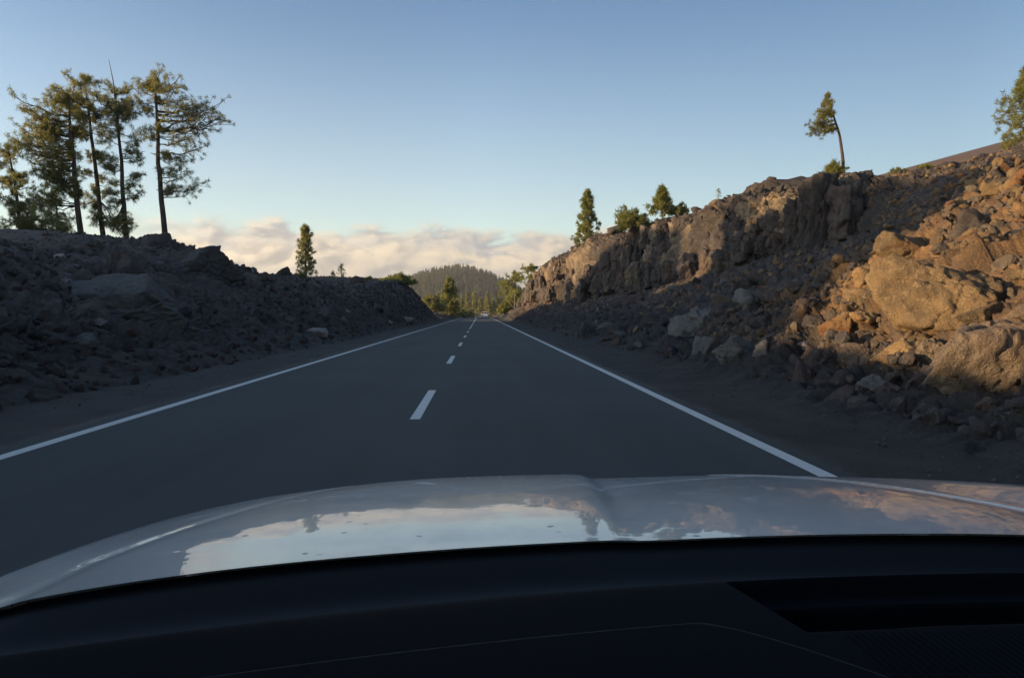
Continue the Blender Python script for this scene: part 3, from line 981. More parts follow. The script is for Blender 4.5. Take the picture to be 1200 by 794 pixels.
scatter('r', 95, .26, lambda V, P: (V[:, 1] < 60) & (V[:, 0] > 4.9) & (V[:, 2] < 3.6) & (P[1] > 330) & ~((P[0] > 960) & (P[1] < 420)), ['lava', 'lava', 'lava', 'lava', 'lava', 'grey', 'grey', 'brown'],
        'rock', 'rock', 'rocks at the foot of the right bank', 71)
scatter('r', 75, .20, lambda V, P: (V[:, 1] < 22) & (V[:, 0] > 6.2) & (P[1] > 190) & (P[1] < 430) & (P[0] > 960), ['ochre', 'brown', 'ochre', 'lava'],
        'rock', 'rock', 'loose rocks in the sunlit pile', 72)
scatter('l', 85, .20, lambda V, P: (V[:, 1] < 75) & (V[:, 0] < -6.4) & (V[:, 0] > -16) & (P[1] > 292), ['lava', 'lava', 'lava', 'lava', 'grey'],
        'stone', 'rock', 'stones on the left bank', 73, max_px=24)
scatter('r', 35, .35, lambda V, P: (V[:, 1] < 130) & (V[:, 2] > 8.6) & (P[1] < 262), ['lava', 'lava', 'brown'],
        'lava clump', 'rock', 'lava clumps on the cliff top', 74, max_px=18)
scatter('l', 10, .16, lambda V, P: (V[:, 1] < 60) & (V[:, 0] < -6.4) & (V[:, 0] > -16) & (P[1] > 292), ['pale'],
        'stone', 'rock', 'pale stones on the left bank', 75, max_px=14)


def rubble(name, side, count, seed, where, mat, smin, smax, label):
    """loose rubble nobody could count: one mesh"""
    P_, V_, N_ = (pxR, vR, nrR) if side == 'r' else (pxL, vL, nrL)
    r = np.random.default_rng(seed)
    ok = where(V_, P_) & (P_[0] > -60) & (P_[0] < 1260) & (P_[1] > 60) & (P_[1] < 640)
    k = np.where(ok)[0]
    for b in boulder_at:
        if b[3] > 70: k = k[~((np.abs(P_[0][k] - b[0]) < b[3] * .42) & (P_[1][k] - b[1] > -b[4] * .5) & (P_[1][k] - b[1] < b[4] * .36) & (V_[k, 1] < 40))]
    sel = r.choice(k, count)
    lib = [rock_verts(np.random.default_rng(5000 + j), 2, 9, .0)[0] for j in range(16)]
    f = ico(2)[1]
    nv = len(lib[0])
    out = np.empty((count, nv, 3)); F = np.empty((count, len(f), 3), np.int64)
    for j, i in enumerate(sel):
        s = smin * (smax / smin) ** (r.random() ** 2.2)
        s = max(s, 1.0 * P_[2][i] / FPX)
        vv = lib[r.integers(16)] @ rand_rot(r).T * (s * r.uniform(.7, 1.25, 3))
        out[j] = vv + V_[i] + N_[i] * s * .25
        F[j] = f + j * nv
    o = obj(name, mesh_np(name, out.reshape(-1, 3), F.reshape(-1, 3), mat, False))
    tag(o, label, 'rubble', kind='stuff')


rubble('lava_rubble', 'r', 9000, 81, lambda V, P: (nrR[:, 2] > .62) & (V[:, 1] < 120) & (V[:, 0] > 4.9) & ~((P[0] > 970) & (V[:, 1] < 22) & (V[:, 0] > 6.4)), M['lava'], .025, .16, 'small dark lava rubble covering the right bank')
rubble('ochre_rubble', 'r', 4500, 82, lambda V, P: (V[:, 1] < 24) & (V[:, 0] > 6.0), M['brown'], .02, .15, 'small brown rubble between the sunlit boulders')
rubble('cliff_debris', 'r', 2200, 84, lambda V, P: (nrR[:, 2] > .55) & (V[:, 1] < 40) & (V[:, 0] > 8.0), M['ochre'], .03, .20, 'broken ochre stones strewn over the upper slope')
rubble('bank_rubble', 'l', 6500, 83, lambda V, P: (V[:, 1] < 105) & (V[:, 0] < -6.2) & (V[:, 0] > -22), M['lava'], .025, .17, 'small dark rubble covering the left bank')


def pebbles(name, x0, x1, seed, count, label):
    r = np.random.default_rng(seed)
    lib = [rock_verts(np.random.default_rng(6000 + j), 1, 7, .0)[0] for j in range(10)]
    f = ico(1)[1]; nv = len(lib[0])
    out = np.empty((count, nv, 3)); F = np.empty((count, len(f), 3), np.int64)
    for j in range(count):
        y = 3.5 * (60 / 3.5) ** r.random()
        u = r.random() ** .7
        p = np.array([x0 + (x1 - x0) * u, y, .05])
        s = r.uniform(.006, .022) * (1 + y / 40)
        out[j] = lib[r.integers(10)] @ rand_rot(r).T * s + p
        F[j] = f + j * nv
    tag(obj(name, mesh_np(name, out.reshape(-1, 3), F.reshape(-1, 3), M['grey'], False)), label, 'gravel', kind='stuff')


pebbles('gravel', 3.5, 5.2, 91, 450, 'loose dark gravel on the right shoulder')
pebbles('gravel', -5.2, -7.0, 92, 300, 'loose dark gravel on the left shoulder')


# ------------------------------------------------------------------ trees
def needles(mb, cs, axes, r, n, length, width, spread=.75):
    """tufts of thin triangular blades: centres (k,3), axes (k,3)"""
    k = len(cs)
    if not k: return
    c = np.repeat(cs, n, 0)
    a = np.repeat(axes, n, 0)
    d = a * (1 - spread) + r.normal(size=(k * n, 3)) * spread * .75
    d /= np.linalg.norm(d, axis=1)[:, None] + 1e-9
    L = length * r.uniform(.55, 1.15, (k * n, 1))
    side = np.cross(d, r.normal(size=(k * n, 3))); side /= np.linalg.norm(side, axis=1)[:, None] + 1e-9
    st = c + r.normal(size=(k * n, 3)) * length * .25
    w = width * r.uniform(.7, 1.3, (k * n, 1))
    v = np.stack([st - side * w, st + side * w, st + d * L + side * w * .25, st + d * L - side * w * .25], 1).reshape(-1, 3)
    i = np.arange(k * n) * 4
    mb.add(v, quads=np.stack([i, i + 1, i + 2, i + 3], 1))


def trunk_path(H, lean, bend, r, n=14):
    t = np.linspace(0, 1, n)
    wob = np.cumsum(r.normal(size=(n, 2)), 0) * .0024 * H
    wob -= t[:, None] * wob[-1]
    x = lean[0] * t + bend * np.sin(t * np.pi) + wob[:, 0]
    y = lean[1] * t + wob[:, 1]
    return np.stack([x, y, H * t], 1)


def tree(name, base, H, tr, lean, bend, label, cat, branches, seed, group=None, tuft=(26, .30, .022), mat='pine', twig=11, top_tuft=True, sink=.3, bark='bark', extra=None):
    """branches: list of (z fraction where it leaves the trunk, end point relative to base) or a callable giving them"""
    r = np.random.default_rng(seed)
    path = trunk_path(H, lean, bend, r)
    tt = np.linspace(0, 1, len(path))

    def on(z):
        return np.array([np.interp(z, tt, path[:, k]) for k in range(3)])
    wood = MB()
    p2 = path.copy(); p2[0, 2] -= sink
    rad = tr * (1 - tt) ** .6 + tr * .08
    rad[0] = tr * 1.25
    wood.tube(p2, rad, 8)
    leaf = MB()
    tc, ta = [], []
    br = branches(r, on) if callable(branches) else branches
    for zf, end in br:
        s = on(zf)
        e = np.asarray(end, float)
        L = np.linalg.norm(e - s)
        n = 7
        t = np.linspace(0, 1, n)[:, None]
        sag = np.array([0, 0, 1.0]) * (-.10 * L * np.sin(t * np.pi)) + r.normal(size=(n, 3)) * .035 * L * np.sin(t * np.pi)
        pts = s + (e - s) * t + sag
        br_r = max(.010, min(tr * .42, L * .014 + .010))
        wood.tube(pts, br_r * (1 - t[:, 0] * .75), 5)
        for q in range(twig):
            u = r.uniform(.35, 1.0)
            b = np.array([np.interp(u, t[:, 0], pts[:, k]) for k in range(3)])
            dd = (e - s) / (L + 1e-9) * .6 + r.normal(size=3) * .7
            dd[2] += .15
            dd /= np.linalg.norm(dd)
            tl = L * r.uniform(.12, .30) + .06
            te = b + dd * tl
            wood.tube(np.array([b, (b + te) / 2 + r.normal(size=3) * .03, te]), [br_r * .35, br_r * .25, br_r * .15], 4, cap=False)
            tc.append(te + r.normal(size=3) * .03); ta.append(dd)
        dd = (e - s) / (L + 1e-9)
        tc.append(e); ta.append(dd)
    if top_tuft:
        for q in range(4):
            tc.append(path[-1] - [0, 0, q * .12 * tuft[1] * 4]); ta.append(np.array([0, 0, 1.0]))
    if extra: extra(wood, on, r)
    needles(leaf, np.array(tc), np.array(ta), r, tuft[0], tuft[1], tuft[2])
    o = empty(name, base, label, cat, group)
    obj('trunk', wood.me('trunk', M[bark]), o)
    obj('crown', leaf.me('crown', M[mat]), o)
    return o


def lobed(lobes, base_px, Y, px_per, depth=1.0):
    """crown lobes given in the photograph's pixels turned into branch ends in metres round the trunk"""
    k = Y / FPX

    def f(r, on):
        out = []
        for (px, py, rx, ry, n) in lobes:
            for q in range(n):
                th = r.uniform(0, 6.28); rr = math.sqrt(r.random())
                x = (px - base_px[0] + math.cos(th) * rx * rr) * k
                z = (base_px[1] - py + math.sin(th) * ry * rr) * k
                y = r.normal() * max(rx, 12) * k * depth * .8
                # leave the trunk a little below and inside of the lobe
                zf = z - r.uniform(.05, .30) * abs(x) - r.uniform(0, .3)
                out.append((zf, (x, y, z)))
        H = f.H
        return [(min(.97, max(.25, a / H)), b) for a, b in out]
    return f


def photo_tree(name, side, bx, by, Y, top, tr, bend_px, lobes, label, cat='pine tree', group=None, seed=1, z=None, lean_px=0, depth=.9, **kw):
    k = Y / FPX
    b = at(bx, by, Y)
    H = (by - top) * k
    f = lobed(lobes, (bx, by), Y, k, depth)
    f.H = H
    return tree(name, tuple(b), H, tr, (lean_px * k, 0), bend_px * k, label, cat, f, seed, group, **kw)


G_LEFT = 'tall pines on the left bank'


def dead_top(wood, on, r):
    p = on(.80)
    e = p + np.array([-.45, 0, 3.6])
    wood.tube(np.array([p, p + [-.1, 0, 1.0], p + [-.22, .02, 2.3], e]), [.06, .045, .03, .012], 5)


def stubs(wood, on, r):
    for q in range(16):
        z = r.uniform(.22, .62)
        p = on(z); a = r.uniform(0, 6.28)
        L = r.uniform(.15, .5)
        e = p + np.array([math.cos(a) * L, math.sin(a) * L, r.uniform(-.05, .12)])
        wood.tube(np.array([p, (p + e) / 2, e]), [.035, .025, .012], 4)


photo_tree('pine_tree', 'l', 194, 282, 45, 91, .165, -1, [
    (185, 103, 24, 11, 9), (215, 118, 26, 14, 9), (165, 112, 10, 12, 3), (235, 135, 22, 12, 7), (256, 142, 9, 7, 4), (212, 150, 24, 14, 7),
    (226, 168, 14, 10, 4), (206, 195, 22, 14, 8), (224, 212, 10, 9, 4), (200, 222, 12, 8, 3), (172, 160, 10, 10, 3), (182, 130, 18, 12, 5)],
    'rightmost tall pine of the left group with bare lower trunk and branches reaching right', group=G_LEFT, seed=21, extra=stubs, lean_px=-9, depth=.8, twig=12, tuft=(26, .20, .012))
photo_tree('pine_tree', 'l', 150, 282, 46, 112, .145, -1, [
    (140, 118, 26, 14, 12), (158, 135, 18, 16, 9), (130, 140, 18, 14, 8), (146, 160, 24, 10, 6), (166, 180, 10, 12, 5), (132, 196, 14, 12, 6),
    (164, 208, 9, 8, 4), (160, 228, 7, 6, 3), (128, 222, 8, 10, 3), (146, 262, 16, 12, 9), (134, 240, 8, 8, 3)],
    'forked pine with a dead bare spike rising above its crown', group=G_LEFT, seed=22, extra=dead_top, lean_px=-10, tuft=(26, .20, .012))
photo_tree('pine_tree', 'l', 122, 283, 47, 96, .15, -1, [
    (104, 100, 14, 8, 6), (108, 120, 22, 14, 11), (116, 140, 20, 12, 9), (96, 128, 18, 14, 7), (112, 165, 22, 10, 6), (108, 192, 16, 14, 7), (120, 215, 12, 12, 5),
    (130, 258, 18, 12, 8), (104, 240, 10, 12, 4)],
    'pine third from the right with a tall pointed crown', group=G_LEFT, seed=23, lean_px=-18, tuft=(26, .21, .013))
photo_tree('pine_tree', 'l', 96, 284, 45, 118, .17, -2, [
    (80, 122, 14, 10, 7), (62, 138, 22, 14, 11), (45, 152, 18, 11, 9), (36, 168, 17, 8, 8), (70, 168, 22, 13, 10), (58, 188, 22, 12, 9), (52, 206, 20, 9, 9), (84, 190, 16, 14, 6),
    (76, 214, 16, 12, 7), (62, 236, 16, 12, 7), (96, 150, 16, 12, 7), (92, 232, 14, 12, 4)],
    'broad pine with golden lit branches reaching far to the left', group=G_LEFT, seed=24, lean_px=-12, tuft=(28, .22, .014))
photo_tree('pine_tree', 'l', 26, 284, 50, 176, .13, 1, [
    (8, 182, 14, 10, 6), (14, 206, 18, 12, 8), (34, 214, 14, 12, 6), (20, 236, 22, 12, 9), (44, 244, 16, 14, 8), (14, 262, 20, 12, 9), (50, 268, 18, 8, 8), (76, 268, 8, 8, 3)],
    'shorter pine at the left end of the group, partly cut by the view edge', group=G_LEFT, seed=25, lean_px=-14, tuft=(28, .22, .014))
photo_tree('pine_tree', 'l', 66, 284, 56, 226, .10, 1, [
    (62, 234, 10, 8, 5), (58, 250, 16, 8, 7), (66, 264, 18, 8, 8), (40, 272, 14, 8, 5), (80, 270, 8, 6, 3)],
    'small young pine between the broad pine and the leftmost one', group=G_LEFT, seed=26, tuft=(26, .21, .013))


def conical(H, R0, z0=.08, n=70, rise=.25, droop=0.0, power=.8, squash=1.0):
    def f(r, on):
        out = []
        for q in range(n):
            z = z0 + (1 - z0) * (q + r.random()) / n
            L = R0 * (1 - z) ** power * r.uniform(.35, 1.2) + .06 * R0
            a = q * 2.4 + r.uniform(-.4, .4)
            c = on(z)
            out.append((z, (c[0] + math.cos(a) * L, c[1] + math.sin(a) * L * squash, c[2] + rise * L)))
        return out
    return f


def cone_tree(name, px, by, top, Y, wpx, label, seed, cat='pine tree', mat='pine', tuft=(16, .26, .03), n=60, power=.8, lean=(0, 0), tr=None, group=None, z0=.08, twig=4, rise=.25, bark='bark'):
    if Y is None:
        q = crest(px, 'r'); Y = q[1]
        by2 = project(q[None])[1][0] + 2; top = by2 - (by - top); by = by2
    k = Y / FPX
    b = at(px, by, Y)
    H = (by - top) * k
    return tree(name, tuple(b), H, tr or H * .018, lean, 0, label, cat, conical(H, wpx * k / 2, z0, n, rise, power=power), seed, group, tuft=tuft, mat=mat, twig=twig, bark=bark, sink=.6)


def copy_tree(o):
    c = o.copy(); C.objects.link(c)
    for ch in list(o.children):
        d = ch.copy(); C.objects.link(d); d.parent = c
    return c


grove = [o for o in C.objects if o.get('group') == G_LEFT]
for i, (x, y, z, rz) in enumerate(((-42, 57, 5.0, 3.5), (-48, 66, 5.0, .4), (-45, 61, 5.0, 2.2), (-36, 22, 4.6, 5.0))):  # copies added out of view to cast dappled shade on the cliff
    c = copy_tree(grove[i % 4])
    c.location = (x, y, z); c.rotation_euler = (0, 0, rz)
    tag(c, 'unseen pine added outside the left edge of the view for its shade', 'pine tree', 'unseen pines added for their shade')


cone_tree('pine_tree', 358, 327, 266, 84, 24, 'lone slender dark pine on the skyline of the left bank', 31, tuft=(16, .30, .035), n=70, power=.55, tr=.12)
cone_tree('pine_sapling', 400, 332, 311, 78, 16, 'spindly young pine on the left bank, right of the lone pine', 32, tuft=(9, .22, .022), n=14, twig=2, z0=.2, cat='sapling')
cone_tree('pine_sapling', 390, 332, 319, 76, 8, 'low spindly sapling close beside the lone pine', 33, tuft=(8, .2, .022), n=9, twig=2, z0=.2, cat='sapling')


def bush(name, px, by, top, Y, wpx, label, seed, mat='bush', n=60, cat='bush', tuft=(22, .22, .03), lean_px=0, flat=1.0, group=None):
    """many-stemmed shrub: stems fan out from the root, leaves at their ends"""
    if Y is None:
        q = crest(px, 'r'); Y = q[1]
        by2 = project(q[None])[1][0] + 2; top = by2 - (by - top); by = by2
    k = Y / FPX
    b = at(px, by, Y)
    H = (by - top) * k; W = wpx * k / 2
    r = np.random.default_rng(seed)
    wood, leaf = MB(), MB()
    tc, ta = [], []
    for q in range(n):
        a = r.uniform(0, 6.28); u = math.sqrt(r.random())
        z = H * (1 - .75 * u ** 2) * r.uniform(.55, 1.0)
        e = np.array([math.cos(a) * W * u + lean_px * k * z / H, math.sin(a) * W * u * flat, z])
        m_ = e * .5 + r.normal(size=3) * .05 * H
        wood.tube(np.array([[0, 0, -.15], m_, e]), [.02 * H * .5 + .005, .012 * H * .5 + .004, .004], 4)
        for g_ in range(3):
            tc.append(e * (1 - .14 * g_) + r.normal(size=3) * .05 * H); ta.append(e / (np.linalg.norm(e) + 1e-9))
    needles(leaf, np.array(tc), np.array(ta), r, tuft[0], tuft[1], tuft[2], .85)
    o = empty(name, tuple(b), label, cat, group)
    obj('stems', wood.me('stems', M['bark']), o)
    obj('foliage', leaf.me('foliage', M[mat]), o)
    return o


bush('bush', 467, 334, 320, 92, 42, 'rounded bush on top of the far end of the left bank', 41, tuft=(20, .26, .045), n=80)
bush('bush', 452, 331, 325, 90, 26, 'low dark bush just left of the rounded bush', 42, tuft=(18, .24, .04), n=40)
bush('bush', 350, 327, 318, 74, 16, 'small scrubby bush at the foot of the lone pine', 43, n=24, mat='pine')
bush('bush', 432, 331, 325, 84, 22, 'scrubby low bush on the skyline right of the spindly young pine', 44, n=30, mat='pine')
# right side
cone_tree('pine_tree', 688, 294, 224, 90, 34, 'single conical pine on the cliff top of the right bank', 51, tuft=(18, .34, .045), n=80, power=.75, mat='bush', tr=.12)
bush('bush', 748, 272, 238, 72, 40, 'bushy young pine leaning left on the cliff edge', 52, lean_px=-18, tuft=(26, .34, .035), n=70)
cone_tree('pine_tree', 776, 254, 220, 68, 34, 'short broad pine on the cliff edge beside the leaning bush', 53, tuft=(20, .30, .035), n=60, mat='bush', power=.9)
bush('bush', 795, 252, 236, 68, 26, 'low green bush right of the short broad pine', 54, n=40, mat='bush')
cone_tree('pine_sapling', 842, 232, 217, None, 8, 'tiny spindly sapling alone on the cliff skyline', 55, tuft=(6, .16, .018), n=7, twig=1, z0=.3, cat='sapling')
bush('bush', 976, 213, 189, 47, 34, 'yellow green bush at the foot of the leaning pine', 56, n=60, tuft=(24, .24, .028))
bush('bush', 1052, 198, 186, None, 22, 'small dark shrub on the skyline right of the leaning pine', 57, n=26, mat='pine', tuft=(14, .14, .02))
bush('bush', 1084, 192, 185, None, 18, 'flat little shrub on the skyline in front of the cinder cone', 58, n=20, mat='pine', tuft=(12, .14, .02))
# leaning pine: bare curved trunk, crown blown to the left
k47 = 47 / FPX


def lean_crown(r, on):
    out = []
    for (px, py, rx, ry, n) in ((967, 113, 4, 5, 7), (969, 124, 5, 5, 7), (962, 130, 7, 4, 8), (957, 141, 9, 4, 9), (953, 150, 7, 4, 8), (965, 151, 5, 4, 5), (972, 134, 2, 5, 4)):
        for q in range(n):
            th = r.uniform(0, 6.28); rr = math.sqrt(r.random())
            x = (px - 988 + math.cos(th) * rx * rr) * k47
            z = (210 - py + math.sin(th) * ry * rr) * k47
            out.append((min(.98, max(.62, (z - .05) / 5.3)), (x, r.normal() * .25, z)))
    return out


def lean_twigs(wood, on, r):
    p = on(.60)
    wood.tube(np.array([p, p + [-.18, 0, -.15], p + [-.30, 0, -.35]]), [.02, .012, .006], 4)


tree('pine_tree', tuple(at(988, 212, 47)), 5.4, .115, (-22 * k47, 0), 7 * k47, 'lone pine with a curved bare trunk leaning left over the cliff', 'pine tree', lean_crown, 61, tuft=(30, .17, .013), twig=5, extra=lean_twigs)
# large pine cut by the right edge
cone_tree('pine_tree', 1203, 186, 78, 42, 76, 'large green pine cut off by the right edge of the view', 62, tuft=(24, .20, .015), n=110, power=.75, mat='bush', tr=.14, twig=6, rise=.35)
# around the far end of the road
cone_tree('pine_tree', 527, 372, 327, 150, 30, 'bright yellow green conical pine by the far left roadside', 63, tuft=(16, .5, .10), n=70, mat='bush', power=.8)
bush('bush', 506, 366, 343, 140, 34, 'dense green bush behind the end of the left bank', 64, tuft=(18, .5, .09), n=70, mat='pine')
bush('bush', 545, 372, 362, 190, 26, 'dark low bush by the far left roadside', 65, tuft=(18, .5, .10), n=50, mat='pine')
for i, (px, by, top, Y, w, lab) in enumerate((
        (603, 358, 318, 165, 22, 'flat topped yellowish pine by the end of the right bank'),
        (622, 352, 310, 155, 20, 'tallest flat topped pine beside the far cliff end'),
        (592, 362, 328, 190, 14, 'small sunlit pine left of the flat topped ones'))):
    k = Y / FPX
    b = at(px, by, Y)
    H = (by - top) * k
    f = lobed([(px, top + 5, w * .5, 4, 12), (px - 2, top + 13, w * .5, 5, 9), (px + 2, top + 22, w * .35, 4, 4)], (px, by), Y, k, .8)
    f.H = H
    tree('pine_tree', tuple(b), H, .10, (0, 0), .1, lab, 'pine tree', f, 66 + i, tuft=(16, .5, .07), mat='bush', twig=4, sink=2.5, bark='pale_bark')
bush('bush', 592, 367, 353, 160, 18, 'orange sunlit bush by the far right roadside', 69, tuft=(16, .5, .09), n=50)
bush('bush', 604, 358, 334, 170, 22, 'golden lit bush between the flat topped pines', 72, n=60, tuft=(16, .5, .09))
bush('bush', 630, 344, 330, 140, 14, 'yellow green bush under the far cliff end', 70, tuft=(16, .4, .07), n=40)
bush('bush', 612, 358, 347, 150, 14, 'small green bush among the rocks of the far right roadside', 71, tuft=(16, .4, .07), n=36)

# ------------------------------------------------------------------ hills
def hill(name, cx, cy, rx, ry, H, z0, mat, seed, rough=.05, n=90, power=1.0, label=None):
    u = np.linspace(-1.6, 1.6, n)
    U, W = np.meshgrid(u, u, indexing='ij')
    d = np.sqrt(U ** 2 + W ** 2)
    p = np.stack([(cx + U * rx).ravel(), (cy + W * ry).ravel(), np.zeros(U.size)], 1)
    h = (np.exp(-(d ** 2) * 1.5) if power == 1.0 else np.where(d < 1, 1 - d, -(d - 1) * 3))
    p[:, 2] = z0 + H * h.ravel() + fbm(p, max(rx, ry) * .5, 5, .5, seed) * H * rough
    tag(obj(name, mesh_np(name, p, grid_faces(n, n), mat)), kind='structure')
    return p


M['hill'] = rock_material('hill_soil', (.085, .075, .06), (.11, .09, .07), (.13, .11, .085), .05, .3, (.13, .08, .055), .3)
M['cone'] = rock_material('red_cinder', (.075, .052, .046), (.09, .062, .053), (.11, .08, .07), .3, .05, (.15, .075, .05), .4)
HY = 900
hp = hill('wooded_hill', -30, HY, 135, 200, 62, -16, M['hill'], 201, .06)
hill('cinder_cone', 170, 120, 120, 110, 32, 19.5, M['cone'], 205, .02, power=0)


def conifers(name, pts, hts, seed, label):
    """far wood reading as one mass: each tree a pale stem with tiers of drooping blades"""
    r = np.random.default_rng(seed)
    nb = 46
    n = len(pts)
    z = r.uniform(.18, 1.0, (n, nb))
    a = r.uniform(0, 6.28, (n, nb))
    L = (.19 * (1 - z) ** .8 + .025) * r.uniform(.7, 1.25, (n, nb))
    c = np.stack([np.zeros((n, nb)), np.zeros((n, nb)), z], 2)
    tip = c + np.stack([np.cos(a) * L, np.sin(a) * L, -.03 + L * r.uniform(-.3, .4, (n, nb))], 2)
    sd_ = np.stack([-np.sin(a), np.cos(a), np.zeros((n, nb))], 2) * (L * .42)[..., None]
    up = np.array([0, 0, .045])
    q = np.stack([c - sd_ * .3 + up, c + sd_ * .3 - up * .4, tip + sd_, tip - sd_ * .9 + up * .3], 2)       # n,nb,4,3
    q = q * hts[:, None, None, None] + pts[:, None, None, :]
    v1 = q.reshape(-1, 3)
    f1 = np.arange(len(v1)).reshape(-1, 4)
    k = np.arange(4)
    th = k * np.pi / 2
    ring = np.stack([np.cos(th), np.sin(th), np.zeros(4)], 1) * .016
    st = np.concatenate([ring + [0, 0, -.05], ring * .3 + [0, 0, .97]])
    v2 = (st[None] * hts[:, None, None] + pts[:, None, :]).reshape(-1, 3)
    base = np.arange(n)[:, None, None] * 8
    f2 = np.stack([k, (k + 1) % 4, (k + 1) % 4 + 4, k + 4], 1)[None] + base
    f2 = f2.reshape(-1, 4) + len(v1)
    v = np.concatenate([v1, v2]); f = np.concatenate([f1, f2])
    fm = np.concatenate([np.zeros(len(f1), int), np.ones(len(f2), int)])
    tag(obj(name, mesh_np(name, v, f, [M['wood'], M['pale_bark']], False, fm)), label, 'forest', kind='stuff')


r = np.random.default_rng(301)
k = np.where((hp[:, 1] < HY + 60))[0]
n = 5200
X = r.normal(-20, 108, n); Y = r.uniform(HY - 270, HY + 40, n)
d2 = ((X + 30) / 135) ** 2 + ((Y - HY) / 200) ** 2
# heights from the hill mesh grid by nearest neighbour
u = np.clip(((X + 30) / 135 + 1.6) / 3.2 * 89, 0, 88.999); w = np.clip(((Y - HY) / 200 + 1.6) / 3.2 * 89, 0, 88.999)
HZ = hp[:, 2].reshape(90, 90)
i0, j0 = u.astype(int), w.astype(int)
fu, fw = u - i0, w - j0
Z = HZ[i0, j0] * (1 - fu) * (1 - fw) + HZ[i0 + 1, j0] * fu * (1 - fw) + HZ[i0, j0 + 1] * (1 - fu) * fw + HZ[i0 + 1, j0 + 1] * fu * fw
pts = np.stack([X, Y, Z - .3], 1)
conifers('forest', pts, r.uniform(7, 15, n), 302, 'grey green pine forest covering the far hill')
n = 420
X = r.uniform(-70, 60, n); Y = r.uniform(330, 600, n)
keep = np.abs(X + .8) > 7
pts = np.stack([X, Y, ground_z(X, Y) - .5], 1)[keep]
conifers('forest', pts, r.uniform(9, 17, n)[keep], 303, 'paler green pines standing on the flat beyond the end of the road')
for i in range(12):
    px = (498, 513, 536, 541, 548, 556, 563, 571, 578, 584, 590, 598)[i]
    Y = r.uniform(262, 320)
    X = ray(px, 366)[0] * Y
    gz = float(ground_z(np.array([X]), np.array([Y]))[0])
    H = r.uniform(7.5, 11)
    tree('pine_tree', (X, Y, gz), H, .15, (0, 0), .1, '%s slim pine from the left in the row beyond the road end' % ('first', 'second', 'third', 'fourth', 'fifth', 'sixth', 'seventh', 'eighth', 'ninth', 'tenth', 'eleventh', 'twelfth')[i], 'pine tree', conical(H, 1.7, .25, 34, .1, power=.7), 400 + i,
         'slim pines beyond the road end', tuft=(12, .7, .13), mat='pine', twig=2, sink=1.0, bark='pale_bark')


# ------------------------------------------------------------------ cars on the road
def loft(mb, secs):
    """secs: list of (y, [(x,z)...]) closed loops of equal length"""
    n = len(secs[0][1])
    v = np.array([[x, y, z] for y, s in secs for x, z in s])
    k = np.arange(n)
    q = np.concatenate([np.stack([i * n + k, i * n + (k + 1) % n, (i + 1) * n + (k + 1) % n, (i + 1) * n + k], 1) for i in range(len(secs) - 1)])
    mb.add(v, q)
    c0 = v[:n].mean(0); c1 = v[-n:].mean(0)
    mb.add(np.concatenate([v[:n], [c0]]), tris=np.stack([(k + 1) % n, k, np.full(n, n)], 1))
    mb.add(np.concatenate([v[-n:], [c1]]), tris=np.stack([k, (k + 1) % n, np.full(n, n)], 1))


def body_sec(w, z0, z1, r=.10):
    pts = []
    for (cx, cz, a0) in ((w - r, z0 + r, -90), (w - r * 1.3, z1 - r, 0), (-w + r * 1.3, z1 - r, 90), (-w + r, z0 + r, 180)):
        for a in (0, 30, 60, 90):
            pts.append((cx + r * math.cos(R(a0 + a)), cz + r * math.sin(R(a0 + a))))
    return pts


M['white_paint'] = plain('white_car_paint', (.78, .78, .77), .35, 0, .6)
M['dark_paint'] = plain('dark_car_paint', (.045, .05, .06), .35, 0, .6)
M['glass'] = plain('car_glass', (.015, .018, .02), .06)
M['tyre'] = plain('tyre_rubber', (.02, .02, .02), .85)
M['rim'] = plain('alloy_rim', (.45, .45, .46), .35, .8)
M['tail'] = plain('tail_lamp_red', (.35, .015, .01), .3)
M['lamp'] = plain('headlamp_glass', (.7, .72, .72), .15, 0, 0)
M['lit_lamp'] = plain('lit_headlamp', (.8, .8, .8), .2, emit=(1, .95, .85, 3.0))


